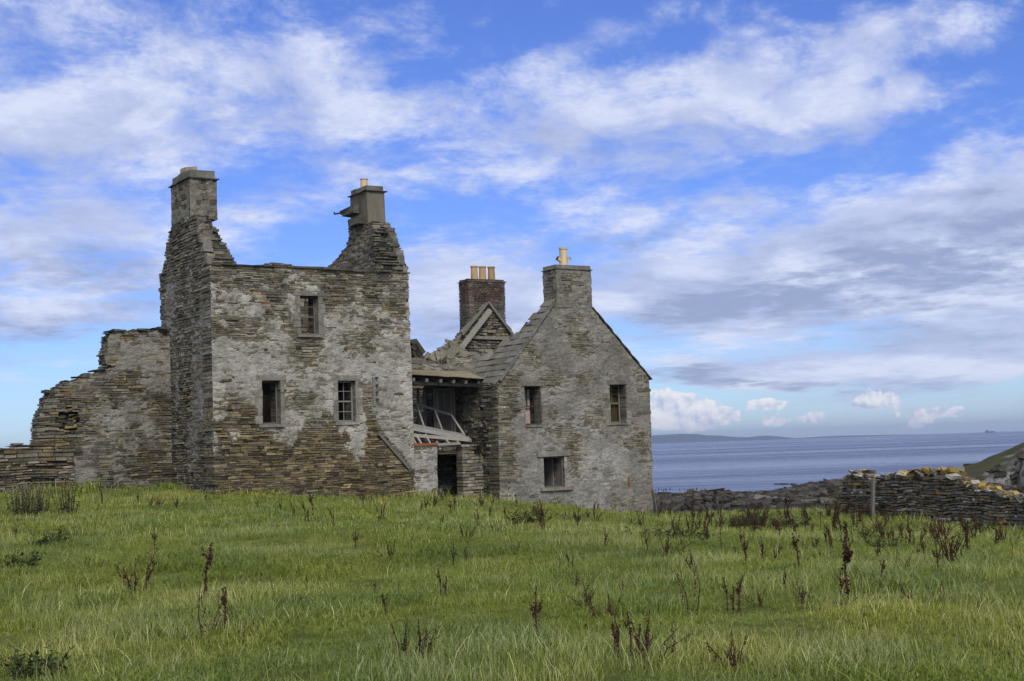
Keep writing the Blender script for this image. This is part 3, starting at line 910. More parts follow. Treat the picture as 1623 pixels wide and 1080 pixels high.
# ================================================================== the gabled house
house = thing('gabled_house', 'two storey grey gabled stone house with part of its slate roof, right of the tower', 'house', L(15.4, 4, -.8))
HA, HB = 11.72, 19.22
HFO = [(HA - .1, -1.0), (HB - .08, -1.8), (HB - .02, .3), (HB, 4.36), (16.42, 7.25), (16.4, 7.9), (14.66, 7.9), (14.64, 7.46), (HA + .22, 4.3), (HA + .02, 4.0), (HA - .04, 2)]
O_A, O_B, O_C = opening_px(831, 612.5, 858, 673, 0), opening_px(966, 610, 992.5, 670, 0), opening_px(861, 724.6, 894.6, 771.7, 0)


def hf_pal(a, z):
    if random.random() < .05: return vary(random.choice(BROWNS), .2)
    return vary(random.choice(GREYS[:5]), .18)


def hf_pl(a, z):
    m = (fbm(a * .9, z * 1.2, 81, 4) - .5) * 1.8 + .36
    m = m - .9 * gau(a, z, 15.2, .9, .35, .9) - .7 * gau(a, z, 15.0, 2.3, .5, .3) - .5 * gau(a, z, HA + .3, 2.2, .5, 2.0) - .25 * gau(a, z, 18.6, 3, .6, 3) + .4 * gau(a, z, 13.2, .7, .8, .9) + .5 * gau(a, z, 17, .5, 1.5, 1.0)
    m = m - .5 * gau(a, z, 13.4, -.3, .6, .25)
    return m


def hf_col(a, z):
    c = pc((.196, .187, .161), .28, 16)(a, z)
    k = np.clip(.9 * gau(a, z, 14.4, 1.0, 1.2, 1.1) + .8 * gau(a, z, 16.8, 0.6, 1.6, 1.2) + .6 * gau(a, z, 15.8, 2.6, .9, .6) + .4 * gau(a, z, 13, .2, .8, .8), 0, 1) * (.35 + .65 * (fbm(a * 2.2, z * 2.2, 99, 3) > .47))
    return c * (1 - k[..., None]) + np.array([.34, .335, .31]) * k[..., None]


wall('gable_wall', house, L(0, 0, 0), AU, FN, HFO, [O_A, O_B, O_C], t=.75, ch=(.05, .115), cw=(.11, .42), pal=hf_pal, plaster=hf_pl, pcol=hf_col, prot=.015, joint=(.11, .104, .088), rag=.015, pseed=3, skin=.058, gap=.006, breakup=.7)
# dressings
for op in (O_A, O_B):
    a, b, c, d = op
    mb = MB(); mb.slab(L((a + c) / 2, .1, d + .09), AU * ((c - a) / 2 + .12), AW * .16, AZ * .088, (.16, .15, .125), .008); mb.build('lintel', M_STONE, house)
    mb = MB(); mb.slab(L((a + c) / 2, .1, b - .05), AU * ((c - a) / 2 + .05), AW * .17, AZ * .045, (.17, .16, .135), .008); mb.build('sill', M_STONE, house)
    mb = MB(); mb.slab(L(c + .022, .37, (b + d) / 2), AU * .018, AW * .34, AZ * ((d - b) / 2), (.11, .105, .095), .004); mb.build('reveal', M_RENDER, house)
a, b, c, d = O_C
mb = MB(); mb.slab(L((a + c) / 2, .08, d + .115), AU * ((c - a) / 2 + .3), AW * .16, AZ * .11, (.23, .225, .195), .008); mb.build('lintel', M_STONE, house)
mb = MB(); mb.slab(L((a + c) / 2 + .03, .0, b - .07), AU * ((c - a) / 2 + .24), AW * .14, AZ * .065, (.22, .205, .17), .008)
mb.slab(L(c + .3, -.02, b - .06), AU * .07, AW * .11, AZ * .06, (.28, .14, .11), .012); mb.build('sill', M_STONE, house)
mb = MB(); mb.slab(L(c + .02, .46, (b + d) / 2), AU * .016, AW * .30, AZ * ((d - b) / 2), (.30, .285, .26), .004); mb.build('reveal', M_RENDER, house)
w1 = window(house, 0, O_A, recess=.42, lower_bars=False, wood=(.05, .047, .04), mid=.49)
a, b, c, d = O_A
mb = MB(); zz = b + .05
mb.box8([L(a + .36, .56, b + .05), L(c - .16, .56, b + .05), L(c - .16, .56, d - .1), L(a + .08, .56, d - .1), L(a + .36, .59, b + .05), L(c - .16, .59, b + .05), L(c - .16, .59, d - .1), L(a + .08, .59, d - .1)], (.34, .29, .255))
mb.box8([L(a + .08, .565, b + .42), L(a + .36, .565, b + .05), L(a + .34, .565, d - .1), L(a + .075, .565, d - .1), L(a + .08, .585, b + .42), L(a + .36, .585, b + .05), L(a + .34, .585, d - .1), L(a + .075, .585, d - .1)], (.33, .285, .25))
mb.build('board', M_WOOD, w1)
w2 = window(house, 0, O_B, recess=.42, lower_bars=False, wood=(.15, .145, .13), mid=.52)
a, b, c, d = O_B
mb = MB(); mb.slab(L((a + c) / 2, .58, (b + d) / 2), AU * ((c - a) / 2 - .02), AW * .015, AZ * ((d - b) / 2 - .02), (.055, .042, .02)); mb.build('board', M_WOOD, w2)
w3 = window(house, 0, O_C, recess=.09, sash=False, wood=(.10, .09, .08))
mb = MB(); mb.slab(L(O_C[2] + .02, 1.45, .4), AU * .05, AW * .68, AZ * 1.3, (.34, .32, .30)); mb.build('partition', M_RENDER, house)
# rust streak slot and leaning flag at the corner
(ra, rz), (rb, rz2) = front(996, 756, 0), front(996, 770, 0)
mb = MB(); mb.slab(L(ra, -.035, (rz + rz2) / 2), AU * .05, AW * .02, AZ * abs(rz - rz2) / 2, (.22, .12, .05), .006); mb.build('iron_strap', M_STONE, house)
(ra, rz), (rb, rz2) = front(1034, 776, 0), front(1038, 808, 0)
mb = MB(); mb.bar(L(ra - .02, .1, rz), L(rb - .02, -.05, rz2 - .3), .35, .07, (.12, .115, .095), up=AU); mb.build('leaning_flag', M_STONE, house)
# side and back walls, and floors that keep the rooms dark
wall('side_wall', house, L(HA, 0, 0), AW, -AU, [(0.0, -.9), (8.5, -.7), (8.5, 4.2), (.05, 4.25)], [], t=.7, ch=(.07, .15), cw=(.2, .6), pal=pal_of(DARKS + GREYS[:3], .22), prot=.05, joint=(.035, .033, .027),
     plaster=lambda a, z: (fbm(a * .9, z * .9, 91, 4) - .5) * 2.2 - .25 + .7 * gau(a, z, 2.2, 2.9, .8, .7), pcol=pc((.17, .16, .135), .2, 18))
wall('side_wall', house, L(HB, 0, 0), AW, AU, [(0.02, -2.0), (8.5, -2.2), (8.5, 4.3), (.02, 4.3)], [], t=.7, ch=(.1, .18), cw=(.25, .8), pal=pal_of(GREYS[:5], .2), prot=.03)
wall('back_gable', house, L(HB, 8.5, 0), -AU, AW, [(0, -2.2), (7.5, -1), (7.5, 4.2), (5.2, 6.2), (3.5, 6.6), (0, 4.2)], [], t=.7, ch=(.1, .18), cw=(.25, .8), pal=pal_of(GREYS[:5], .2), prot=.03)
mb = MB()
for i in range(18): mb.slab(L(12.6 + i * .36, 4.3, 4.05), AU * .178, AW * 3.5, AZ * .03, vary((.09, .08, .06), .2), .004)
mb.build('floor', M_WOOD, house)
mb = MB()
for i in range(18): mb.slab(L(12.6 + i * .36, 4.3, 1.75), AU * .178, AW * 3.5, AZ * .03, vary((.09, .08, .06), .2), .004)
mb.build('floor', M_WOOD, house)
# chimney
ch3 = masonry_box('chimney', house, 14.66, 16.4, -.03, .93, 7.28, 8.86, pal_of([(.20, .19, .16), (.165, .155, .13), (.18, .165, .125)], .15), ch=(.09, .17), cw=(.2, .5), prot=.015,
                  plaster=lambda a, z: (fbm(a * 2, z * 2, 101, 3) - .5) * 2 + .1, pcol=pc((.20, .19, .16), .2, 20))
cap(ch3, 14.66, 16.4, -.03, .93, 8.86, block=.16, inset=.0, over=.06, slate=.03, col=(.17, .16, .135))
pot(ch3, 15.35, .4, 9.05, .78, .17, lugs=True, col=(.50, .40, .24))
# raking edge of thin slates on the right verge
mb = MB(); p, q = np.array(L(16.45, .02, 7.28)), np.array(L(HB + .1, .02, 4.33))
dv = (q - p) / np.linalg.norm(q - p); nv = np.cross(dv, AW); nv = nv if nv[2] > 0 else -nv
k = 13; ln = np.linalg.norm(q - p)
for i in range(k):
    mb.slab(p + dv * ln * (i + .5) / k + nv * (.03 + .02 * (i % 2)) + AW * .4, dv * (ln / k / 2 + .05), AW * (.47 + jit(.012)), nv * .016, vary((.13, .125, .10), .15), .006)
mb.build('verge_slates', M_SLATE, house)

SLOPE = math.atan2(3.14, 2.66)
SD = math.cos(SLOPE) * AU + math.sin(SLOPE) * AZ       # up the left slope
SN = -math.sin(SLOPE) * AU + math.cos(SLOPE) * AZ      # out of it
RO = L(11.86, 0, 4.33)


def on_slope(x, y):
    q = hitp(x, y, RO, SN) - RO
    return float(q @ AW), float(q @ SD)


def slates(mb, poly, e0, e1, s0, s1, row=.34, wd=(.34, .62), lift=.0, messy=.0):
    s = s0; k = 0
    while s < s1:
        e = e0 + random.uniform(0, .2)
        while e < e1:
            w_ = random.uniform(*wd); em, sm = e + w_ / 2, s + row / 2
            if inside(np.array([em]), np.array([sm]), poly)[0]:
                tl = .045 + random.gauss(0, .02 + messy * .08); rot = random.gauss(0, .015 + messy * .25)
                ax = AW * math.cos(rot) + SD * math.sin(rot); sy = SD * math.cos(rot) - AW * math.sin(rot)
                sy = sy - SN * tl / .5
                sy = sy / np.linalg.norm(sy); nn = np.cross(ax, sy); nn = nn / np.linalg.norm(nn)
                mb.slab(RO + AW * em + SD * sm + SN * (.03 + lift + random.uniform(-.008, .008) + messy * random.uniform(0, .12)), ax * (w_ / 2 - .006), sy * (row * .66), nn * .016,
                        vary(random.choice([(.165, .157, .13), (.185, .175, .14), (.15, .144, .122), (.17, .165, .145)]), .10), .008)
            e += w_
        s += row; k += 1


RP = [on_slope(x, y) for x, y in [(882, 479), (863, 478), (858, 485), (845, 502), (831, 518), (826, 527), (812, 534), (803, 541), (785, 556), (768, 562), (752, 576), (752, 592), (776, 604), (800, 604)]]
RP[0] = (-.12, RP[0][1]); RP[-1] = (-.12, RP[-1][1])
roof_mb = MB()
slates(roof_mb, RP, -.1, max(p[0] for p in RP) + .3, -.1, max(p[1] for p in RP))
roof = roof_mb.build('roof', M_SLATE, house)
mb = MB()
for i in range(6):
    e = .75 + i * .55
    top = 3.9 - i * .62
    if top > .6: mb.bar(RO + AW * e + SD * -.05 - SN * .10, RO + AW * e + SD * top - SN * .10, .07, .13, (.10, .09, .075), up=SN)
mb.build('rafter', M_WOOD, house)
mb = MB(); p, q = RO - AW * .05 + SD * -.05, RO - AW * .05 + SD * 4.15
for i in range(9):
    t = (i + .5) / 9; mb.slab(p + (q - p) * t + SN * .0 + AW * .08, SD * .25, AW * .085, SN * .05, vary((.15, .145, .125), .12), .008)
mb.build('skew', M_STONE, house)

# ================================================================== the low linking range and its porch
link = thing('linking_range', 'collapsed slate roofed range with a dark open porch squeezed between tower and house', 'building', L(9.8, 4, -.3))
PW_ = 1.3
dl, dr = front(692, 707, PW_), front(735, 790, PW_)
topz = dl[1]
lf = front(655, 707, PW_)[0] - .4
wall('porch_wall', link, L(0, PW_, 0), AU, FN, [(lf, -.9), (dl[0], -.9), (dl[0], topz), (lf, topz)], [], t=.45, ch=(.08, .17), cw=(.2, .55), pal=pal_of(GREYS[2:] + [(.3, .29, .265)], .15), prot=.02, joint=(.09, .085, .08), rag=.008,
     plaster=lambda a, z: (fbm(a * 1.5, z * 1.5, 111, 3) - .5) * 2 + .15, pcol=pc((.36, .352, .33), .2, 22))
wall('porch_wall', link, L(0, PW_, 0), AU, FN, [(dr[0] - .02, -.9), (HA - .02, -.9), (HA - .02, topz - .06), (dr[0] - .02, topz - .1)], [], t=.45, ch=(.09, .17), cw=(.2, .6), pal=pal_of(GREYS[2:] + [(.3, .29, .265)], .15), prot=.02, joint=(.06, .057, .05), rag=.008)
mb = MB()
for i in range(3): mb.slab(L(dr[0] + .12 + i * .3, PW_ + .2, topz - .03), AU * .17, AW * .27, AZ * .04, vary((.25, .245, .22), .1), .012)
mb.build('cope_stones', M_STONE, link)
(p0, z0), (p1, z1) = front(655, 706.5, PW_), front(693, 705.5, PW_)
mb = MB(); mb.bar(L(p0 - .3, PW_ - .03, z0 + .04), L(p1, PW_ - .03, z1 + .04), .10, .085, (.30, .085, .045), up=AZ); mb.build('red_board', M_WOOD, link)
(p0, z0), (p1, z1) = front(693, 705, PW_), front(729, 703, PW_)
mb = MB(); mb.bar(L(p0, PW_ + .02, z0), L(p1, PW_ + .02, z1), .1, .09, (.27, .265, .24), up=AZ); mb.build('door_lintel', M_WOOD, link)
(p0, z0) = front(690, 776, PW_)
mb = MB(); mb.slab(L(p0 + .02, PW_ - .12, z0 - .35), AU * .2, AW * .07, AZ * .36, (.12, .115, .10), .02); mb.build('doorstep_flag', M_STONE, link)
# wall behind the porch with its boarded door
BW = 3.4
bl, brr = 7.9, HA
bzt = front(700, 607, BW)[1] + .6
wall('back_wall', link, L(0, BW, 0), AU, FN, [(bl, -.8), (brr, -.8), (brr, bzt), (bl, bzt)], [(front(655, 640, BW)[0] - .1, 1.9, front(681, 640, BW)[0], bzt - .7)], t=.5, ch=(.08, .16), cw=(.2, .6), pal=pal_of(DARKS, .2), prot=.03)
dA, dZ = front(684, 616, BW); dB, dY = front(721, 694, BW)
mb = MB(); dw = .1
for (a0, a1, z0, z1, dp) in ((dA, dA + dw, dY, dZ, .07), (dB - dw, dB, dY, dZ, .07), (dA + dw, dB - dw, dZ - dw, dZ, .065)):
    mb.slab(L((a0 + a1) / 2, BW - dp / 2 - .05, (z0 + z1) / 2), AU * (a1 - a0) / 2, AW * dp / 2, AZ * (z1 - z0) / 2, vary((.17, .165, .145), .08))
door = mb.build('door', M_WOOD, link)
mb = MB(); am = (dA + dB) / 2
mb.slab(L(am, BW - .06, (dY + dZ) / 2), AU * (am - dA - dw - .005), AW * .015, AZ * ((dZ - dY) / 2 - dw - .005), (.11, .105, .09))
zq = dY + (dZ - dY) * .45
for (a0, a1, z0, z1) in ((dA + dw + .02, dA + dw + .14, dY, dZ - dw - .02), (dB - dw - .14, dB - dw - .02, dY, dZ - dw - .02), (am - .06, am + .06, zq + .2, dZ - dw - .02), (dA + dw + .15, dB - dw - .15, zq, zq + .18), (dA + dw + .15, dB - dw - .15, dY, dY + .2)):
    mb.slab(L((a0 + a1) / 2, BW - .095, (z0 + z1) / 2), AU * (a1 - a0) / 2, AW * .018, AZ * (z1 - z0) / 2, vary((.16, .155, .135), .08))
mb.build('door_leaf', M_WOOD, door)
for x in (662, 672):
    a_, _ = front(x, 640, BW); mb = MB(); mb.bar(L(a_, BW - .06, 2.0), L(a_, BW - .06, bzt - .8), .09, .06, (.14, .135, .12), up=AW); mb.build('post', M_WOOD, link)
mb = MB()
for i in range(11): mb.slab(L(8.1 + .34 * i, 2.5, 1.5), AU * .165, AW * .9, AZ * .03, vary((.1, .09, .07), .15), .004)
mb.build('porch_floor', M_WOOD, link)
# corrugated roof over the porch
cw_f, cw_b = .9, 3.3
uL, zL = front(651, 594, cw_f); uR, zR = front(757, 600, cw_f)
zb_ = front(690, 584, cw_b)[1]
mb = MB(); nu = 170; A_ = np.linspace(uL - .5, HA - .03, nu); Bv = np.linspace(0, 1, 7)
Ga, Gb = np.meshgrid(A_, Bv, indexing='ij')
zf = zL + (zR - zL) * (Ga - uL) / (uR - uL)
Zc = zf * (1 - Gb) + zb_ * Gb + .016 * np.sin(Ga * 2 * math.pi / .0762 / 1.15) + (fbm(Ga * 1.1, Gb * 2, 7, 2) - .5) * .05
Wc = cw_f + (cw_b - cw_f) * Gb + .05 * (fbm(Ga * .8, Gb * 0, 3, 2) - .5)
V = L(0, 0, 0) + Ga[..., None] * AU + Wc[..., None] * AW + Zc[..., None] * AZ
cc = pc((.21, .185, .125), .25, 24, .8)(Ga, Gb); mb.grid(V, np.ones((nu - 1, 6), bool), cc)
tin = mb.build('corrugated_roof', M_TIN, link)
sol = tin.modifiers.new('thickness', 'SOLIDIFY'); sol.thickness = .012
for (x, y) in ((656, 602), (677, 603), (699, 604), (719.5, 605), (739, 606)):
    a_, z_ = front(x, y, cw_f + .12)
    mb = MB(); mb.bar(L(a_, cw_f + .12, z_), L(a_, cw_b, zb_ - .14), .11, .13, vary((.17, .165, .145), .1)); mb.build('rafter', M_WOOD, link)
a0_, a1_ = uL - .4, HA - .05
mb = MB(); mb.bar(L(a0_, cw_f + .45, zL - .26), L(a1_, cw_f + .45, zR - .26), .12, .14, (.09, .085, .075)); mb.build('beam', M_WOOD, link)
# inner gable with rafters
GW = 5.0
MGO = [front(x, y, GW) for x, y in [(772.5, 481), (748, 512), (735, 528), (722, 546), (716, 620), (845, 620), (832, 550), (814, 534), (795, 510)]]
wall('inner_gable', link, L(0, GW, 0), AU, FN, MGO, [], t=.6, ch=(.07, .15), cw=(.15, .4), pal=pal_of([(.20, .185, .14), (.17, .155, .115), (.23, .21, .165), (.14, .13, .10)], .2), prot=.05, joint=(.04, .036, .028), through=True, rag=.02)


def gbar(parent, name, x0, y0, x1, y1, w, wd, dp, col):
    a, z = front(x0, y0, w); a2, z2 = front(x1, y1, w)
    mb = MB(); mb.bar(L(a, w, z), L(a2, w, z2), wd, dp, vary(col, .08), up=AW)
    return mb.build(name, M_WOOD, parent)


gbar(link, 'rafter', 774, 479.5, 816, 535, GW - .14, .11, .12, (.17, .16, .135))
gbar(link, 'rafter', 772, 481, 733, 531, GW - .14, .09, .10, (.15, .142, .118))
gbar(link, 'rafter', 777, 492, 725, 560, GW - .32, .19, .16, (.25, .235, .195))
gbar(link, 'tie_beam', 747, 535, 806, 537, GW - .11, .13, .10, (.22, .205, .165))
mb = MB()
for (x, y) in ((766, 489), (757, 501), (748, 512), (740, 523), (732, 533), (722, 545)):
    a, z = front(x, y, GW); mb.slab(L(a - .03, GW + .10 + jit(.04), z + .02 + jit(.02)), (AU * .72 + AZ * .69) * random.uniform(.2, .28), AW * .15, (-AU * .69 + AZ * .72) * .022, vary((.17, .16, .13), .15), .015)
for (x, y) in ((779, 489), (787, 499), (795, 509), (804, 520), (812, 531)):
    a, z = front(x, y, GW); mb.slab(L(a + .04, GW + .10 + jit(.04), z + .03 + jit(.02)), (AU * .72 - AZ * .69) * random.uniform(.2, .28), AW * .15, (AU * .69 + AZ * .72) * .022, vary((.13, .125, .105), .15), .015)
mb.build('verge_slates', M_SLATE, link)
# brick chimney with three pots
BC = 5.75
b0, b1 = front(743, 480, BC)[0], front(801, 480, BC)[0]
bzb, bzt2, bzm = front(770, 545, BC)[1], front(772, 447, BC)[1], front(772, 481, BC)[1]


def brick_pal(a, z):
    t = float(sstep(bzm - .15, bzm + .35, z + random.gauss(0, .12)))
    if random.random() < t: return vary(random.choice([(.138, .092, .070), (.118, .084, .066), (.155, .104, .076), (.10, .080, .066)]), .18)
    return vary(random.choice([(.115, .105, .085), (.135, .123, .10), (.10, .09, .073)]), .15)


ch4 = masonry_box('chimney', link, b0, b1, BC, BC + .85, bzb, bzt2, brick_pal, ch=(.074, .082), cw=(.2, .235), prot=.008, joint=(.09, .083, .07))
cap(ch4, b0, b1, BC, BC + .85, bzt2, slate=.03, over=.05, block=.09, inset=.02, col=(.10, .075, .06))
for xm in (752, 765, 779):
    a_ = front(xm, 440, BC + .4)[0]; pot(ch4, a_, BC + .4, bzt2 + .12, .62, .165, col=(.38, .26, .14))
# fallen slates heaped on the roof between
heap = []
HO = L(0, 2.9, front(700, 585, 2.9)[1]); HN = (-AW * math.sin(math.radians(30)) + AZ * math.cos(math.radians(30)))
HD = AW * math.cos(math.radians(30)) + AZ * math.sin(math.radians(30))
hp = [(654, 583), (656, 570), (672, 572), (690, 566), (703, 556), (712, 549), (722, 546), (730, 558), (748, 562), (768, 562), (790, 560), (786, 578), (775, 602), (756, 600), (735, 596), (712, 591), (690, 586)]
mb = MB(); cnt = 0
while cnt < 330:
    x, y = random.uniform(654, 795), random.uniform(545, 604)
    if not inside(np.array([x]), np.array([y]), hp)[0]: continue
    q = hitp(x, y, HO, HN); cnt += 1
    ang = random.gauss(.5, .2)
    ax = AU * math.cos(ang) + HD * math.sin(ang); ay = HD * math.cos(ang) - AU * math.sin(ang)
    ay = ay + HN * random.gauss(-.06, .07); ax = ax + HN * random.gauss(0, .06); nn = np.cross(ax, ay); nn /= np.linalg.norm(nn)
    mb.slab(q + HN * random.uniform(-.06, .06), ax * random.uniform(.14, .28), ay * random.uniform(.18, .40), nn * .012, vary(random.choice([(.165, .155, .12), (.14, .132, .105), (.19, .178, .14), (.11, .103, .082)]), .14), .01)
# its solid bed
ga = np.linspace(7.6, 14.2, 50); gb = np.linspace(-.3, 2.6, 24); Ga, Gb = np.meshgrid(ga, gb, indexing='ij')
V = HO + Ga[..., None] * AU + Gb[..., None] * HD + ((fbm(Ga * 1.2, Gb * 1.5, 33, 3) - .5) * .25 - .16)[..., None] * HN
bed_mask = np.zeros((49, 23), bool)
for i in range(49):
    for j in range(23):
        c = V[i, j]; v = c - EYE; zc = v @ FWD; sx, sy = 811.5 + FPX * (v @ RGT) / zc, 540 - FPX * (v @ UPV) / zc
        bed_mask[i, j] = bool(inside(np.array([sx]), np.array([sy]), hp)[0])
mb.grid(V, bed_mask, np.tile(np.array([.11, .10, .075]), (50, 24, 1)))
mb.build('fallen_slates', M_SLATE, link)
# charred looking roof remnant against the tower side, and odd sticks
mb = MB()
for (x, y, x2, y2) in ((652, 541, 667, 562), (652, 547, 665, 571), (653, 556, 662, 578)):
    a, z = front(x, y, 4.0); a2, z2 = front(x2, y2, 4.0); mb.bar(L(a, 4.0, z), L(a2, 4.0, z2), .28, .5, vary((.07, .065, .055), .15), up=AW)
mb.build('roof_remnant', M_SLATE, link)
for (x, y, x2, y2, w, wd) in ((671, 570, 680, 560, 3.8, .17), (706, 540, 724, 545, 4.2, .13), (711, 541, 716, 552, 4.2, .12), (706, 571, 715, 578, 3.3, .1), (690, 580, 722, 549, 3.9, .2), (700, 580, 728, 552, 3.8, .15)):
    gbar(link, 'broken_rafter', x, y, x2, y2, w, wd, .09, (.19, .18, .14))

# the collapsed glazed roof of the porch: a thing of its own
fr = thing('fallen_roof_frame', 'collapsed pale timber frame of a glazed roof lying slanted across the porch top', 'roof frame', L(9.6, 1.7, 1.9))


def fbar(name, x0, y0, w0, x1, y1, w1, wd, col=(.27, .265, .245)):
    a, z = front(x0, y0, w0); a2, z2 = front(x1, y1, w1)
    mb = MB(); mb.bar(L(a, w0, z), L(a2, w1, z2), wd, .07, vary(col, .06), up=AW); mb.build(name, M_WOOD, fr)


fbar('top_rail', 652, 638, 2.7, 715, 658, 2.7, .09, (.19, .185, .17)); fbar('rafter', 715, 658, 2.7, 736, 690, 1.95, .075)
fbar('rafter', 660, 641, 2.66, 672, 677, 2.0, .06); fbar('rafter', 689, 651, 2.66, 701, 683, 2.0, .06)
fbar('rail', 652, 674, 2.0, 737, 691, 1.95, .13); fbar('rail', 652, 679.5, 1.85, 743, 695.5, 1.75, .14, (.3, .295, .27)); fbar('rail', 652, 690, 1.6, 748, 698, 1.55, .13, (.32, .31, .28))
for (x, y, x2, y2) in ((657.5, 688, 668, 704), (651, 690, 659, 704), (674, 689, 682, 704), (691, 699, 697.5, 713), (704, 694, 712, 704), (721, 697, 728, 704)):
    fbar('glazing_bar', x, y, 1.72, x2, y2, 1.33, .07, (.3, .295, .27))
#PART3
# ================================================================== drystone field wall on the right, with its post
WU = np.array([WALL_B[0] - WALL_A[0], WALL_B[1] - WALL_A[1], 0.0]); WU /= np.linalg.norm(WU)
WN = np.array([WU[1], -WU[0], 0.0]); WN = WN if WN[1] < 0 else -WN
WO = np.array([WALL_A[0], WALL_A[1], 0.0])


def onwall(x, y):
    q = hitp(x, y, WO, WN) - WO
    return float(q @ WU), float(q[2])


fw = thing('field_wall', 'ruinous drystone field wall with orange lichen along its tumbled top, at the right edge', 'wall', WALL_A)
FWP = [(1327, 815), (1329, 790), (1334, 760), (1345, 758), (1395, 757), (1410, 756), (1440, 756), (1470, 753), (1500, 755), (1522, 764), (1556, 772), (1572, 782), (1600, 787), (1625, 790), (1680, 800), (1760, 815), (1760, 870), (1625, 850), (1500, 838), (1327, 828)]
FWO = [onwall(x, y) for x, y in FWP]
ztop = [p for p in FWO[2:16]]


def fw_top(a): return float(np.interp(a, [p[0] for p in ztop], [p[1] for p in ztop]))


def fw_pal(a, z):
    r = random.random(); h = fw_top(a) - z
    if r < .035: return vary((.48, .47, .43), .12)
    if r < .035 + (.10 if h < .35 else .015): return vary((.30, .19, .045), .2)
    return vary(random.choice([(.165, .15, .115), (.20, .185, .145), (.13, .12, .098), (.18, .15, .10), (.23, .215, .18), (.15, .135, .09)]), .22)


wall('masonry', fw, WO, WU, WN, FWO, [], wav=.03, t=.7, ch=(.06, .15), cw=(.12, .40), pal=fw_pal, prot=.055, through=True, rag=.05, joint=(.045, .04, .032), gap=.012)
mb = MB()
for k in range(260):
    x = random.choice([random.uniform(1336, 1372), random.uniform(1395, 1505), random.uniform(1395, 1505), random.uniform(1500, 1600), random.uniform(1600, 1740)])
    top = float(np.interp(x, [1334, 1340, 1352, 1368, 1376, 1396, 1405, 1421, 1450, 1475, 1497, 1503, 1522, 1557, 1571, 1598, 1623, 1760], [758, 753, 748, 748, 755, 754, 755, 750, 746, 744, 742, 750, 763, 771, 781, 786, 789, 815]))
    base = float(np.interp(x, [p[0] for p in FWP[2:16]], [p[1] for p in FWP[2:16]]))
    y = random.uniform(top + 1.0, max(base, top + 2) + 1)
    a, z = onwall(x, y); r = random.random()
    col = vary((.31, .21, .05), .25) if r < .32 else (vary((.45, .44, .40), .1) if r < .36 else vary(random.choice([(.15, .14, .11), (.19, .175, .14), (.22, .20, .14), (.11, .10, .08)]), .2))
    an = random.gauss(0, .3); ax = WU * math.cos(an) + AZ * math.sin(an); ay = AZ * math.cos(an) - WU * math.sin(an)
    mb.slab(WO + WU * a + AZ * z - WN * random.uniform(.1, .55), ax * random.uniform(.07, .24), WN * random.uniform(.1, .25), ay * random.uniform(.03, .085), col, .035)
mb.build('cope_stones', M_STONE, fw)
pb, pt_ = onwall(1394, 812), onwall(1396, 758)
mb = MB(); off = WN * .35
mb.bar(WO + WU * pb[0] + AZ * (pb[1] - .25) + off, WO + WU * pt_[0] + AZ * pt_[1] + off, .135, .12, (.175, .165, .145), up=WN, taper=.95)
post = mb.build('fence_post', M_WOOD, origin=WO + WU * pb[0] + AZ * (pb[1] - .25) + off); tag(post, 'weathered grey wooden post standing against the lichened field wall', 'post')

# ================================================================== rocky shore, headland, sea, far hills
SEA = -4.6


def hor_slope(x, y):
    d_ = ray(x, y); return d_[2] / math.hypot(d_[0], d_[1]), math.atan2(d_[0], d_[1])


def ridge_noise(x, y, seed): return 1 - np.abs(fbm(x, y, seed, 5, .6) - .5) * 2.6


crest = [(700, 778), (1000, 779), (1038, 780), (1110, 779), (1185, 780), (1192, 781), (1230, 777), (1262, 770), (1280, 765), (1334, 757), (1420, 757), (1530, 744), (1700, 738), (2000, 730)]
cs = np.array([hor_slope(*c) for c in crest])
azv = np.linspace(-.08, .62, 560)
Dv = np.concatenate([np.linspace(66, 110, 120)[:-1], np.linspace(110, 160, 80)[:-1], np.linspace(160, 230, 30)])
AZg, Dg = np.meshgrid(azv, Dv, indexing='ij')
Xg, Yg = np.sin(AZg) * Dg, np.cos(AZg) * Dg
sl = np.interp(AZg, cs[:, 1], cs[:, 0])
zc = EYE[2] + sl * 140
z0 = gz(np.sin(AZg) * 66, np.cos(AZg) * 66) - .35
tt = np.clip((Dg - 66) / (140 - 66), 0, 1)
rn = ridge_noise(Xg * .12, Yg * .12, 201); r2 = fbm(Xg * .6, Yg * .5, 211, 4, .6)
zl = z0 * (1 - tt) + (zc - .30) * tt + (rn - .55) * 1.5 * np.minimum(1, tt * 4 + .2) * (1 - .6 * sstep(.6, 1, tt)) + (r2 - .5) * 1.1 * (1 - .4 * tt) - .45 * np.sin(np.pi * tt) * .8
zq = np.round(zl / .22) * .22
zl = zl * .4 + zq * .6 + (fbm(Xg * 2.2, Yg * 2.2, 215, 3) - .5) * .4
zl = zl - 5.5 * sstep(140, 152, Dg + (fbm(Xg * .15, Yg * .15, 221, 3) - .5) * 8)
rk = fbm(Xg * .5, Yg * .35, 231, 4); wr_ = fbm(Xg * 1.6, Yg * .9, 233, 3)
cA, cB, cC = np.array([.078, .072, .060]), np.array([.034, .032, .027]), np.array([.15, .145, .125])
cc = cA + (cB - cA) * sstep(.42, .62, rk)[..., None]; cc = cc + (cC - cc) * (sstep(.58, .72, wr_) * .75)[..., None]
weed = (sstep(.55, .9, tt) * sstep(.5, .62, fbm(Xg * .25, Yg * .25, 237, 3)))[..., None]; cc = cc * (1 - weed * .7) + np.array([.10, .082, .04]) * weed * .7
mb = MB(); V = np.stack([Xg, Yg, zl], -1)
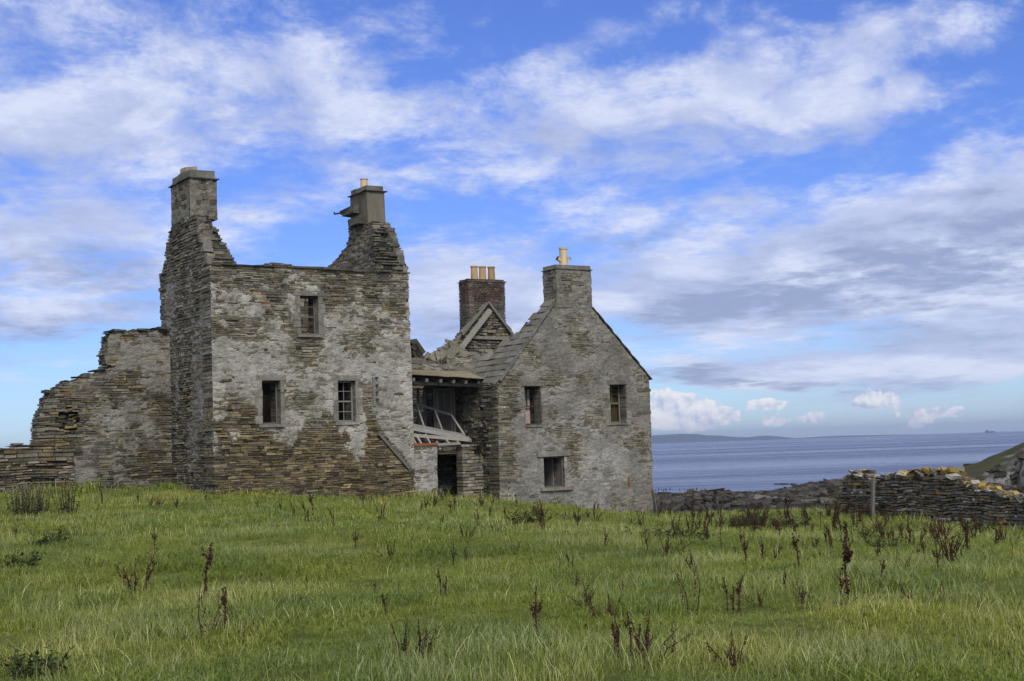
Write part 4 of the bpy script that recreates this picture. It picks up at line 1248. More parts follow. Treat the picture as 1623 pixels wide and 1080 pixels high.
for k in range(3600):                               # loose slabs and boulders of the foreshore
    ia, jd = int(RNG.integers(60, 470)), int(RNG.integers(0, 170))
    q = V[ia, jd]; sz = random.uniform(.09, .32) * (1 + 1.2 * (random.random() < .10)); an = random.uniform(-.5, .5)
    col = vary(random.choice([(.062, .056, .045), (.085, .078, .063), (.040, .037, .030), (.125, .117, .095), (.075, .061, .036)]), .25)
    mb.slab(q + AZ * sz * .12, np.array([math.cos(an), math.sin(an), random.gauss(0, .18)]) * sz, np.array([-math.sin(an), math.cos(an), random.gauss(0, .15)]) * sz * .7, AZ * sz * random.uniform(.2, .5), col, sz * .13)
mb.grid(V, np.ones((len(azv) - 1, len(Dv) - 1), bool), cc)
shore = mb.build('rocky_shore', M_ROCK); shore['kind'] = 'structure'
# headland
hc = [(1490, 760), (1520, 748), (1532, 742), (1548, 737), (1565, 729), (1580, 722), (1600, 714), (1623, 704), (1660, 692), (1720, 672), (1800, 655), (1900, 650), (2100, 660)]
hs = np.array([hor_slope(*c) for c in hc])
azh = np.linspace(hs[0, 1], hs[-1, 1], 330); Dh = np.linspace(78, 150, 200)
Ah, Dq = np.meshgrid(azh, Dh, indexing='ij'); Xh, Yh = np.sin(Ah) * Dq, np.cos(Ah) * Dq
top = EYE[2] + np.interp(Ah, hs[:, 1], hs[:, 0]) * 108
edge = 90 + 5 * (fbm(Ah * 40, Ah * 0, 301, 3) - .5) + (fbm(Xh * .4, Yh * .4, 303, 3) - .5) * 4
base = -2.6
prof = sstep(0, 5.5, Dq - edge) * .66 + .34 * sstep(4, 18, Dq - edge)
zh = base + (top - base) * prof * (1 - sstep(112, 140, Dq)) - 3 * sstep(115, 145, Dq)
rough_ = (1 - sstep(3.5, 8, Dq - edge))
zh = zh + (ridge_noise(Xh * .45, Yh * .3, 311) - .6) * .75 * (rough_ + .05) + (fbm(Xh * 1.4, Yh * 1.4, 317, 4) - .5) * .6 * (rough_ + .45)
zh[0, :] = np.minimum(zh[0, :], -5)
gr = (1 - rough_) * sstep(.36, .5, fbm(Xh * .5, Yh * .4, 321, 4) + .12)
cR = np.array([.12, .115, .10]) + (np.array([.045, .043, .036]) - np.array([.12, .115, .10])) * sstep(.45, .6, fbm(Xh * 1.1, Yh * .6, 323, 4))[..., None]
cR = cR + (np.array([.27, .265, .245]) - cR) * (sstep(.58, .68, fbm(Xh * 1.5, Yh * 1.5, 327, 4)) * .8)[..., None]
cGn = np.array([.060, .070, .024]) + (np.array([.065, .055, .03]) - np.array([.060, .070, .024])) * sstep(.45, .62, fbm(Xh * .6, Yh * .6, 331, 4))[..., None]
mb = MB(); VH = np.stack([Xh, Yh, zh], -1)
for k in range(1500):                                # broken ledges on the rock face
    ia, jd = int(RNG.integers(5, 250)), int(RNG.integers(15, 75)); q = VH[ia, jd]
    if rough_[ia, jd] < .25: continue
    sz = random.uniform(.08, .34); an = random.uniform(-.6, .6)
    col = vary(random.choice([(.09, .086, .074), (.13, .126, .11), (.055, .052, .044), (.21, .205, .19)]), .2)
    mb.slab(q, np.array([math.cos(an), math.sin(an), random.gauss(.1, .2)]) * sz, np.array([-math.sin(an), math.cos(an), 0]) * sz * .7, AZ * sz * random.uniform(.2, .5), col, sz * .15)
mb.grid(VH, np.ones((329, 199), bool), cR * (1 - gr[..., None]) + cGn * gr[..., None])
hd = mb.build('headland', M_ROCK); hd['kind'] = 'structure'
# offshore skerries just breaking the surface
for (x, y, l_, hh) in ((1240, 768, .5, .09),):
    dd = ray(x, y); t = (SEA - EYE[2]) / dd[2]; q = EYE + dd * t
    mb = MB()
    for k in range(9): mb.slab(q + np.array([random.gauss(0, l_), random.gauss(0, 1.5), .05]), np.array([random.uniform(.2, .5), 0, 0]), np.array([0, random.uniform(.2, .5), 0]), AZ * random.uniform(.04, hh), (.06, .055, .05), .03)
    sk = mb.build('skerry', M_ROCK); sk['kind'] = 'structure'

# sea
mb = MB()
xe = np.concatenate([-np.geomspace(13000, 60, 30), np.geomspace(60, 13000, 30)]); ye = np.concatenate([np.linspace(78, 200, 30), np.geomspace(205, 13500, 60)])
Xs, Ys = np.meshgrid(xe, ye, indexing='ij'); mb.grid(np.stack([Xs, Ys, np.full(Xs.shape, SEA)], -1), np.ones((len(xe) - 1, len(ye) - 1), bool), np.tile(np.array([.02, .035, .06]), (len(xe), len(ye), 1)))
ms, gg, b = mat_base('sea_water')
v = gg.n('ShaderNodeTexCoord').outputs['Object']
nt = ms.node_tree
b.inputs['Base Color'].default_value = (.045, .062, .115, 1)
b.inputs['IOR'].default_value = 1.33
b.inputs['Specular IOR Level'].default_value = .5
vs1 = gg.n('ShaderNodeVectorMath', operation='MULTIPLY', ins={0: v, 1: (.35, 1.0, 1)}).outputs[0]
big = gg.n('ShaderNodeVectorMath', operation='MULTIPLY', ins={0: v, 1: (.0016, .008, 1)}).outputs[0]
band = gg.ramp(gg.noise(big, 1.0, 4.0, .55, .6), .38, .62)
h1 = gg.noise(vs1, .55, 4.0, .6); h2 = gg.noise(vs1, .09, 3.0, .6); h3 = gg.noise(vs1, .018, 3.0, .6)
hh = gg.m('ADD', gg.m('MULTIPLY', h1, .9), gg.m('ADD', gg.m('MULTIPLY', h2, 4.0), gg.m('MULTIPLY', h3, 8.0)))
st = gg.m('MULTIPLY_ADD', band, -.50, .95)
bp = gg.n('ShaderNodeBump', ins={'Strength': st, 'Distance': 1.0, 'Height': hh})
nt.links.new(bp.outputs[0], b.inputs['Normal'])
nt.links.new(gg.m('MULTIPLY_ADD', band, -.12, .30), b.inputs['Roughness'])
sea = mb.build('sea', ms, smooth=True); sea['kind'] = 'structure'

# far hills across the water
hp_ = [(600, 690), (760, 688), (900, 689), (1000, 691), (1034, 691), (1060, 689.5), (1085, 688.3), (1105, 688.8), (1120, 690.8), (1140, 690.6), (1165, 693), (1185, 693.8), (1200, 692), (1215, 691), (1230, 691.8), (1250, 694), (1262, 695),
       (1285, 693.5), (1310, 692), (1330, 691.2), (1360, 690.6), (1400, 689.8), (1440, 689.2), (1480, 689.5)]
hs = np.array([hor_slope(*c) for c in hp_])
HD_ = 10500.0
a_ = np.linspace(hs[0, 1], hs[-1, 1], 420); dd_ = np.linspace(-1, 1, 25)
Ag, Bg = np.meshgrid(a_, dd_, indexing='ij')
hgt = (EYE[2] + np.interp(Ag, hs[:, 1], hs[:, 0]) * HD_ + 2) - SEA
hgt = hgt * (1 + (fbm(Ag * 120, Bg * 2, 401, 3) - .5) * .12)
Zg = SEA - 1 + hgt * np.clip(1 - np.abs(Bg) ** 2.5, 0, 1)
R_ = HD_ + Bg * (600 + 0 * Ag)
mb = MB(); mb.grid(np.stack([np.sin(Ag) * R_, np.cos(Ag) * R_, Zg], -1), np.ones((419, 24), bool), np.tile(np.array([.04, .05, .03]), (420, 25, 1)))
hl = mb.build('hills', M_HILL, smooth=True); hl['kind'] = 'structure'

# a ship on the horizon
dd = ray(1568, 684); dd = dd / math.hypot(dd[0], dd[1]); q = EYE + dd * 7000; q[2] = SEA
shp = thing('ship', 'tiny dark ship far out on the sea horizon at the right', 'ship', q)
mb = MB(); e = np.array([dd[1], -dd[0], 0]); f_ = np.array([dd[0], dd[1], 0])
mb.box8([q + e * -18 + f_ * -4 - AZ, q + e * 20 + f_ * -4 - AZ, q + e * 26 + f_ * -4 + AZ * 7, q + e * -20 + f_ * -4 + AZ * 7, q + e * -18 + f_ * 4 - AZ, q + e * 20 + f_ * 4 - AZ, q + e * 26 + f_ * 4 + AZ * 7, q + e * -20 + f_ * 4 + AZ * 7], (.05, .05, .06))
mb.build('hull', M_BIRD, shp)
mb = MB(); mb.slab(q + e * -10 + AZ * 10, e * 4.5, f_ * 3.5, AZ * 3.4, (.12, .12, .13)); mb.slab(q + e * -9 + AZ * 15, e * .9, f_ * .9, AZ * 2, (.08, .08, .09)); mb.build('superstructure', M_BIRD, shp)

# seabirds standing on the rocks
bm_ = MB()
bm_.lathe((0, 0, .05), [(.01, 0), (.055, .06), (.075, .14), (.06, .24), (.032, .31), (.028, .36), (.036, .39), (.03, .42), (.005, .44)], (.02, .02, .022), 8)
bm_.bar((0, .03, .45), (0, .13, .46), .018, .02, (.05, .045, .03)); bm_.bar((0, -.04, .12), (0, -.15, .03), .05, .02, (.02, .02, .02))
bm_.bar((-.02, 0, -.1), (-.02, 0, .08), .012, .012, (.03, .03, .03)); bm_.bar((.02, 0, -.1), (.02, 0, .08), .012, .012, (.03, .03, .03))
bird0 = None
BIRDS = [(1039, 3.2), (1044, 3.8), (1048.5, 3.2), (1052, 4), (1054.6, 3.5), (1056.5, 3), (1062, 4), (1077.5, 3.8), (1085, 2.6), (1093, 3), (1099, 3.2), (1104, 4)]
from mathutils.bvhtree import BVHTree
_sv = [tuple(p) for p in V.reshape(-1, 3)]
nD = len(Dv)
for i, (x, hpx) in enumerate(BIRDS):
    s_, a_az = hor_slope(x, 779)
    ia = int(round((a_az - azv[0]) / (azv[1] - azv[0])))
    col_ = zl[ia]; rngs = Dv; ang = (col_ - EYE[2]) / rngs; k = int(np.argmax(np.where(rngs > 115, ang, -9)))
    p = np.array([math.sin(a_az) * rngs[k], math.cos(a_az) * rngs[k], col_[k] + .12])
    if bird0 is None: ob = bird0 = bm_.build('seabird', M_BIRD)
    else: ob = bird0.copy(); COL.objects.link(ob)
    sc = hpx / FPX * rngs[k] / .5 * 1.35
    ob.location = p; ob.scale = (sc, sc, sc); ob.rotation_euler = (0, 0, random.uniform(0, 6.28))
    tag(ob, 'small dark seabird standing upright in the row along the rocks beside the house corner', 'bird', 'seabirds on the shore rocks')

# ================================================================== weeds
RUST = [(.058, .026, .018), (.040, .020, .015), (.072, .033, .021), (.038, .022, .017), (.06, .036, .026)]


def dock_mesh(seed, stems, lean=.12, thick=1.0, seeds=110, branch=2, span=.12):
    rs = random.Random(seed); mb = MB()
    for s in range(stems):
        a = rs.uniform(0, 6.28); ln = rs.gauss(0, lean); h = 1.0 if s == 0 else rs.uniform(.55, .97)
        b = np.array([math.cos(a) * span * rs.random(), math.sin(a) * span * rs.random(), -.05])
        tipd = np.array([math.sin(ln) * .9 + (b[0] * .8), rs.gauss(0, .08) + b[1] * .8, h])
        mid = b + (tipd - b) * .5 + np.array([rs.gauss(0, .025), rs.gauss(0, .025), 0]); tip = b + tipd
        mb.bar(b, mid, .018 * thick, .018 * thick, (.055, .032, .022)); mb.bar(mid, tip, .015 * thick, .015 * thick, (.055, .03, .02), taper=.5)
        segs = [(b * .6 + mid * .4, mid, .35), (mid, tip, 1.0)]
        for _ in range(branch):
            t = rs.uniform(.25, .75); p0 = b + (tip - b) * t; an = rs.uniform(0, 6.28); l = rs.uniform(.14, .32)
            p1 = p0 + np.array([math.cos(an) * l * .45, math.sin(an) * l * .45, l]); mb.bar(p0, p1, .008 * thick, .008 * thick, (.065, .038, .025), taper=.5); segs.append((p0, p1, .8))
        for _ in range(seeds):
            p, q, w_ = rs.choices(segs, [k[2] for k in segs])[0]
            t = rs.random(); c = p + (q - p) * t; r = rs.uniform(.012, .030) * thick * (1.1 - .5 * t)
            o = np.array([rs.gauss(0, .014), rs.gauss(0, .014), rs.gauss(0, .012)]) * thick; c = c + o
            d1 = np.array([rs.gauss(0, 1), rs.gauss(0, 1), rs.gauss(0, 1)]); d1 /= np.linalg.norm(d1) + 1e-6
            d2 = np.cross(d1, [rs.gauss(0, 1), rs.gauss(0, 1), rs.gauss(0, 1)]); d2 /= np.linalg.norm(d2) + 1e-6
            col = vary(rs.choice(RUST), .2)
            mb.quad(c - d1 * r, c - d2 * r * .8, c + d1 * r, c + d2 * r * .8, col)
    for _ in range(5):                                  # a few basal leaves
        a = rs.uniform(0, 6.28); d1 = np.array([math.cos(a), math.sin(a), rs.uniform(.2, .8)]); sd = np.array([-math.sin(a), math.cos(a), 0]) * .03
        p = d1 * .03; q = d1 * .14; mb.quad(p - sd * .3, q - sd, q + d1 * .09, q + sd, vary((.05, .065, .02), .2))
    return mb


def leafy_mesh(seed, n=320, h=1.0, w=.5, cols=((.06, .085, .032), (.08, .105, .036), (.045, .066, .028)), stalks=12, fluff=0, leaf=.07):
    rs = random.Random(seed); mb = MB(); tips = []
    for s in range(stalks):
        a = rs.uniform(0, 6.28); r = rs.random() ** .5 * w; b = np.array([math.cos(a) * r * .6, math.sin(a) * r * .6, -.05]); t = np.array([math.cos(a) * r * 1.2, math.sin(a) * r * 1.2, h * rs.uniform(.5, 1)])
        mb.bar(b, t, .012, .012, (.05, .042, .028), taper=.5); tips.append((b, t))
    for _ in range(n):
        b, t = rs.choice(tips); k = rs.random() ** .8; c = b + (t - b) * k
        a = rs.uniform(0, 6.28); d1 = np.array([math.cos(a), math.sin(a), rs.gauss(.1, .5)]); l = leaf * rs.uniform(.5, 1.3) * (1.3 - .6 * k); sd = np.cross(d1, [rs.gauss(0, .4), rs.gauss(0, .4), 1]); sd = sd / (np.linalg.norm(sd) + 1e-6) * l * .28
        mb.quad(c, c + d1 * l * .5 - sd, c + d1 * l, c + d1 * l * .5 + sd, vary(rs.choice(cols), .2))
    for _ in range(fluff):
        b, t = rs.choice(tips); c = t + np.array([rs.gauss(0, .04), rs.gauss(0, .04), rs.gauss(-.05, .06)]); r = rs.uniform(.012, .028)
        for _ in range(3):
            d1 = np.array([rs.gauss(0, 1), rs.gauss(0, 1), rs.gauss(0, 1)]); d1 /= np.linalg.norm(d1); d2 = np.cross(d1, [.3, .5, .8]); d2 /= np.linalg.norm(d2); mb.quad(c - d1 * r, c - d2 * r, c + d1 * r, c + d2 * r, (.33, .30, .27))
    return mb


KINDS = {'single': [dock_mesh(1, 1, .10, 1.3, 170, 2), dock_mesh(2, 1, .2, 1.2, 150, 3)], 'pair': [dock_mesh(3, 2, .14, 1.1, 120, 2), dock_mesh(4, 3, .16, 1.0, 100, 2, .16)],
         'many': [dock_mesh(5, 5, .22, .95, 90, 2, .22), dock_mesh(6, 7, .25, .9, 80, 2, .28)], 'thin': [dock_mesh(7, 1, .12, .8, 40, 4), dock_mesh(8, 2, .12, .75, 40, 5, .15)]}
_proto = {}


def place_weed(key, mbs, name, x, y, hpx, label, cat, group, mat, wscale=1.0, sink=.02, rot=None):
    i = random.randrange(len(mbs)); p = ground_at(x, y)
    k = (key, i)
    if k not in _proto: ob = _proto[k] = mbs[i].build(name, mat)
    else: ob = _proto[k].copy(); COL.objects.link(ob)
    dist = (p - EYE) @ FWD
    h = hpx / FPX * dist * 1.22 + (.07 if sink else 0)
    ob.location = (p[0], p[1], float(gz(p[0], p[1])) - sink); ob.scale = (h * wscale, h * wscale, h); ob.rotation_euler = (0, 0, random.uniform(0, 6.28) if rot is None else rot)
    tag(ob, label, cat, group)
    return ob


DG = 'dead dock stalks in the grass'
SPECIAL = [  # the ones that stand out: kind, x, y base, height, label
    ('single', 244.5, 876, 32, 'dense dark brown dock spike alone in the left grass below the tower corner'),
    ('many', 216, 946, 58, 'open branching dead dock with several thin arms, in the left foreground'),
    ('single', 325, 950, 70, 'tall dock with a heavy dark seed head, upright in the left foreground'),
    ('thin', 327, 1026, 82, 'sparse spreading dead weed with thin bare twigs, nearest in the left foreground'),
    ('single', 358, 1009, 60, 'slim straight dock spike right beside the sparse spreading weed'),
    ('thin', 293, 950, 34, 'small thin dock between the branching dock and the heavy headed one'),
    ('thin', 441, 962, 32, 'faint thin dead stalk bent in the pale straw patch of the left field'),
    ('pair', 703, 952, 38, 'dark two stemmed dock in mid field below the porch doorway'),
    ('single', 716, 905, 31, 'single slim dock midway up the field under the doorway'),
    ('pair', 738, 893, 18, 'short stubby dock beside the single slim one in the middle field'),
    ('single', 854, 1016, 66, 'dark dock stalk leaning to the right, alone in the central foreground'),
    ('many', 641, 1046, 48, 'left of two bushy rust brown docks close together at the bottom of the field'),
    ('many', 668, 1050, 54, 'right of two bushy rust brown docks close together at the bottom of the field'),
    ('pair', 979, 1043, 56, 'left dock of the large dark trio in the right of the central foreground'),
    ('pair', 1006, 1050, 62, 'tallest middle dock of the large dark trio in the central foreground'),
    ('many', 1024, 1049, 60, 'fan shaped right hand dock of the large dark trio in the foreground'),
    ('pair', 987, 948, 17, 'little dock above the dark foreground trio'),
    ('single', 1341, 961, 90, 'tallest dock in the right field, a long dense rust spike'),
    ('pair', 1329, 950, 34, 'short bent dock at the foot of the tallest spike in the right field'),
    ('pair', 1244, 939, 28, 'squat crooked dock with dark seed clumps in the right middle field'),
    ('thin', 1103, 974, 72, 'tall straggly thin dock in the right foreground'),
    ('thin', 1083, 927, 28, 'thin short dock left of the tall straggly one'),
    ('pair', 1158, 974, 44, 'left one of two slender docks side by side in the right foreground'),
    ('single', 1173, 974, 37, 'right one of two slender docks side by side in the right foreground'),
    ('many', 1163, 1068, 54, 'tilted dark dock at the bottom edge of the field on the right'),
    ('single', 1187, 902, 46, 'dense dark dock, left of a close pair in the right middle field'),
    ('pair', 1207, 895, 35, 'shorter dock right of a close pair in the right middle field'),
    ('thin', 1143, 884, 40, 'pale brown loose dock left of the close pair in the right field'),
    ('single', 1267, 904, 46, 'narrow upright dock spike alone in the right middle field'),
    ('pair', 1319, 877, 37, 'broad dock of the upright two below the left end of the field wall'),
    ('pair', 1337, 865, 38, 'taller dock of the upright two below the left end of the field wall'),
    ('single', 1393, 894, 26, 'small dark dock beside a green tuft in the right field'),
    ('single', 1456, 890, 20, 'smallest dock left in the cluster below the right field wall'),
    ('single', 1466, 892, 33, 'second dock from the left in the cluster below the right field wall'),
    ('single', 1486, 914, 44, 'nearest dock of the cluster below the right field wall'),
    ('many', 1507, 900, 62, 'biggest rust brown dock of the cluster below the right field wall'),
    ('pair', 1532, 879, 50, 'tall two stemmed dock at the right of the cluster below the field wall'),
    ('thin', 1610, 887, 30, 'lone thin dock by the right border of the field'),
    ('pair', 864, 845, 44, 'tall dark dock in front of the low window of the gabled house'),
    ('single', 916, 848, 33, 'dock right of the tall one in front of the gabled house'),
    ('pair', 761, 838, 24, 'reddish dock in front of the porch side of the gabled house'),
    ('many', 738, 860, 27, 'loose brown dock in mid field before the porch'),
    ('many', 1057, 885, 35, 'bushy brown dock in mid field right of the house corner'),
    ('single', 1027, 883, 26, 'slim dock next to the bushy one right of the house corner'),
    ('pair', 957, 870, 24, 'dull brown dock in mid field before the right half of the house'),
    ('thin', 606, 823, 34, 'tall thin weed below the leaning plank of the tower wall'),
    ('single', 497, 822, 33, 'thin tall dock before the middle of the tower front'),
    ('pair', 487, 831, 28, 'dark dock in front of the tower beside the thin tall one'),
    ('pair', 466, 821, 20, 'short dark dock before the left tower windows'),
    ('pair', 529, 838, 25, 'dock standing before the right tower window'),
    ('pair', 163, 803, 22, 'dark dock close to the foot of the tall broken wall'),
    ('single', 93, 863, 21, 'little leaning dock in the far left field'),
    ('single', 23, 858, 21, 'little upright dock by the left border of the field'),
    ('many', 1318, 844, 46, 'tall loose dock just before the left end of the field wall'),
    ('many', 1195, 850, 42, 'large mixed dock in the weedy strip before the shore rocks'),
]
for (kd, x, y, h, lab) in SPECIAL: place_weed(kd, KINDS[kd], 'dock_plant', x, y, h, lab, 'weed', DG, M_DOCK)
FAR = [(221, 803, 19), (240, 804, 16), (251, 805, 15), (280, 806, 18), (326, 798, 14), (573, 799, 22), (588, 802, 14), (675, 809, 20), (686, 806, 20), (703, 794, 18), (720, 803, 16), (781, 801, 12), (818, 806, 14), (869, 800, 18), (776, 822, 16),
       (801, 829, 19), (786, 846, 14), (933, 822, 13), (945, 826, 15), (1016, 840, 22), (1024, 838, 26), (1046, 826, 19), (1060, 818, 18), (1100, 824, 20), (1112, 824, 18), (1122, 824, 28), (1168, 838, 26), (1207, 836, 26), (1236, 860, 28), (1257, 844, 30),
       (1281, 840, 32), (1299, 842, 26), (1291, 876, 22), (1364, 832, 27), (1379, 824, 22), (1354, 836, 22), (1391, 844, 24), (1410, 860, 26), (1168, 886, 15), (1185, 832, 32), (1219, 826, 22), (1246, 826, 24), (1270, 826, 22), (1315, 822, 26), (1330, 818, 20),
       (1180, 836, 28), (1190, 832, 30), (1200, 840, 30), (1545, 860, 24), (1562, 856, 22), (1590, 862, 22), (594, 945, 15), (1140, 822, 20), (1158, 826, 18), (1485, 866, 30), (1500, 858, 26), (1448, 850, 22), (1432, 846, 18), (410, 806, 12), (445, 808, 14)]
for _ in range(46):
    x = random.uniform(1060, 1610); FAR.append((x, random.uniform(816, 872), random.uniform(18, 36)))
for _ in range(16): FAR.append((random.uniform(540, 1030), random.uniform(800, 835), random.uniform(12, 24)))
for _ in range(30): FAR.append((random.triangular(250, 1600, 1500), random.uniform(862, 990), random.uniform(18, 38)))
for (x, y, h) in FAR: kd = random.choice(['single', 'pair', 'many', 'many', 'thin']); place_weed(kd, KINDS[kd], 'dock_plant', x, y, h, 'small dead brown dock scattered low in the open grass of the field', 'weed', 'small docks scattered over the field', M_DOCK, 1.15)

THI = [leafy_mesh(21, 300, 1.0, .5, ((.085, .08, .06), (.11, .105, .085), (.06, .055, .04), (.07, .045, .035)), 26, 40, .09)]
for (x, y, h, lab) in ((28, 818, 40, 'grey brown thistle bush nearest the left border, gone to seed'), (46, 820, 44, 'largest grey thistle bush with pale fluff before the garden wall'), (66, 814, 32, 'low thistle on the right flank of the large grey thistle bush'), (108, 816, 44, 'second dark thistle bush with pale fluff, before the tall broken wall')):
    place_weed('thistle', THI, 'thistle_bush', x, y, h, lab, 'weed', 'seeding thistles by the left wall', M_LEAF, .85)
NET = [leafy_mesh(31, 420, 1.0, .9, stalks=34, leaf=.22), leafy_mesh(32, 420, 1.0, 1.0, stalks=34, leaf=.22)]
for (x, y, h, wsc, lab) in ((22, 905, 22, 1.3, 'dark green thistle patch at mid height of the left border'), (48, 1072, 26, 1.3, 'dark green thistle patch at the bottom left corner of the field'), (75, 868, 16, 1.5, 'low green leafy tuft in the left field'),
                            (840, 832, 18, 1.6, 'low dark green leafy patch before the low house window'), (1075, 862, 18, 1.7, 'low dark weed patch in mid field right of the house'), (1030, 858, 14, 1.8, 'flat dark weed patch before the right house corner'),
                            (1605, 832, 28, 1.3, 'dark nettle bed at the foot of the field wall by the right border'), (1565, 830, 26, 1.2, 'dark nettle bed at the lowest part of the field wall'), (1545, 845, 18, 1.3, 'lower nettles in front of the dark beds'),
                            (1500, 822, 12, 1.8, 'thin nettles along the middle foot of the field wall'), (1430, 816, 12, 1.8, 'nettles along the wall foot just right of the post'), (1370, 814, 12, 1.8, 'bright green nettles at the wall foot left of the post'), (1340, 812, 14, 1.5, 'nettles at the left end of the field wall'),
                            (1400, 872, 16, 1.2, 'green tuft beside a small dark dock in the right field'), (1245, 838, 16, 1.8, 'dark weed patch in the belt before the shore rocks'), (1180, 834, 16, 1.8, 'dark weed patch left in the belt before the shore rocks')):
    place_weed('nettle', NET, 'nettle_patch', x, y, h, lab, 'weed', 'green leafy weed patches', M_LEAF, wsc)
# plants growing on the masonry
GT = leafy_mesh(41, 240, 1.0, .35, ((.07, .085, .03), (.09, .10, .04), (.06, .06, .03)), 30, 0, .16)
ob = GT.build('wall_grass', M_LEAF); ob.location = L(HA - .25, PW_ - .02, topz - .35); ob.scale = (.7, .7, .75); tag(ob, 'green grass tuft growing in the corner on top of the porch wall', 'plant')
for (x, y, s_, lab) in ((697, 583, .75, 'red brown dock growing among the fallen roof slates'), (706, 584, .5, 'smaller red brown dock beside the other one on the fallen slates')):
    a, z = front(x, y, 3.2); ob = KINDS['many'][0 if s_ > .6 else 1].build('roof_dock', M_DOCK); ob.location = L(a, 3.2, z); ob.scale = (s_, s_, s_); tag(ob, lab, 'weed')
mbf = MB()
# yellow ragwort
rg = thing('ragwort', 'ragwort with a small yellow flower head below the leaning plank', 'flower', ground_at(609, 824))
q = root_of(rg); mb = MB(); mb.bar(q - AZ * .05, q + AZ * .55, .015, .015, (.06, .08, .02)); mb.build('stem', M_LEAF, rg)
mb = MB()
for k in range(40):
    c = q + AZ * .56 + RNG.normal(0, .05, 3) * np.array([1, 1, .8]); d1 = RNG.normal(0, 1, 3); d1 /= np.linalg.norm(d1); d2 = np.cross(d1, AZ); mb.quad(c - d1 * .022, c - d2 * .022, c + d1 * .022, c + d2 * .022, (.55, .40, .02))
mb.build('flower_head', M_LEAF, rg)

# ================================================================== grass (one stuff object, instanced tufts)
GREEN = [(.125, .152, .036), (.155, .180, .044), (.18, .205, .06), (.095, .120, .030), (.21, .22, .075)]
STRAW = [(.37, .34, .20), (.31, .29, .16), (.44, .41, .27)]
tcol = bpy.data.collections.new('grass tufts')


def tuft(seed, n, rad, hmin, hmax, wid, straw=.08, lean=.5, thinner=False):
    rs = np.random.default_rng(seed); mb = MB()
    for k in range(n):
        a = rs.uniform(0, 6.283); r = rad * math.sqrt(rs.random()); b = np.array([math.cos(a) * r, math.sin(a) * r, -.03])
        a2 = rs.uniform(0, 6.283); h = rs.uniform(hmin, hmax); ln = abs(rs.normal(0, lean)) * h; d_ = np.array([math.cos(a2), math.sin(a2), 0]) + np.array([.25, 0, 0])
        isS = rs.random() < straw
        base = np.array((STRAW if isS else GREEN)[rs.integers(3 if isS else 5)]) * rs.uniform(.75, 1.25)
        w_ = wid * (0.55 if isS else 1) * rs.uniform(.7, 1.2); sd = np.array([-math.sin(a2), math.cos(a2), 0]); th = rs.uniform(0, 3.14); sd = np.array([math.cos(th), math.sin(th), 0])
        p1 = b + AZ * h * .5 + d_ * ln * .22; p2 = b + AZ * h * .85 + d_ * ln * .65; p3 = b + AZ * h * (1.0 - .25 * min(1, ln / h)) + d_ * ln * 1.1
        i0 = len(mb.v)
        for p, ww in ((b, 1.0), (p1, .9), (p2, .6)): mb.v += [p - sd * w_ * ww / 2, p + sd * w_ * ww / 2]; mb.c += [base * .92] * 2
        mb.v.append(p3); mb.c.append(base * 1.1)
        mb.f += [(i0, i0 + 1, i0 + 3, i0 + 2), (i0 + 2, i0 + 3, i0 + 5, i0 + 4), (i0 + 4, i0 + 5, i0 + 6)]
    ob = mb.build('tuft_%02d' % seed, M_GRASS); COL.objects.unlink(ob); tcol.objects.link(ob)
    return ob


# 0-3 near green, 4 near straw, 5 near rank, 6-8 far green, 9 far straw (picked in name order)
for k in range(4): tuft(k, 150, .22, .02, .080, .0050, .12, .75)
tuft(4, 30, .26, .06, .15, .0036, .75, .6); tuft(5, 150, .20, .03, .10, .0075, .04, 1.0)
for k in range(6, 9): tuft(k, 100, .34, .02, .085, .010, .10, .7)
tuft(9, 34, .3, .07, .16, .007, .75, .6)

pts = []
def scatter(n, y0, y1, margin):
    # even density over the wedge in view and a margin either side
    y = np.sqrt(RNG.uniform(y0 ** 2, y1 ** 2, n)); x = (RNG.uniform(-1, 1, n)) * (y * .37 + margin)
    return x, y


X1, Y1 = scatter(46000, 7.0, 27, 4.5); X2, Y2 = scatter(40000, 27, 70, 5.5)
Xa, Ya = np.concatenate([X1, X2]), np.concatenate([Y1, Y2]); nr = np.concatenate([np.ones(len(X1), bool), np.zeros(len(X2), bool)])
# nothing inside the buildings or beyond the field wall
rel = np.stack([Xa - A0[0], Ya - A0[1]], -1); su = rel @ AU[:2]; sw = rel @ AW[:2]
okm = ~((su > 0.03) & (su < 7.9) & (sw > .04)) & ~((su > 11.65) & (su < 19.25) & (sw > .04)) & ~((su >= 7.9) & (su <= 11.7) & (sw > 1.25)) & ~((su <= .03) & (sw > 4.45))
wl = (Xa - WO[0]) * WN[0] + (Ya - WO[1]) * WN[1]; wa = (Xa - WO[0]) * WU[0] + (Ya - WO[1]) * WU[1]
okm &= ~((wl < .1) & (wa > -.3)) & (Ya < 67.5)
Xa, Ya, nr = Xa[okm], Ya[okm], nr[okm]; N_ = len(Xa)
sp = fbm(Xa * .55 + 3, Ya * .30, 501, 5, .65); sp2 = fbm(Xa * 1.5, Ya * 1.2, 503, 3); rk_ = fbm(Xa * .5, Ya * .3, 507, 4); tn = fbm(Xa * .5, Ya * .32, 511, 5, .65); t2 = fbm(Xa * 1.6, Ya * 1.3, 513, 3)
straw_p = sstep(.46, .66, sp * .7 + sp2 * .3) * .46 + .08
isstraw = RNG.random(N_) < straw_p; rank = (~isstraw) & (RNG.random(N_) < sstep(.5, .62, rk_) * .8)
idx = np.where(nr, np.where(isstraw, 4, np.where(rank, 5, RNG.integers(0, 4, N_))), np.where(isstraw, 9, RNG.integers(6, 9, N_)))
Za = gz(Xa, Ya)
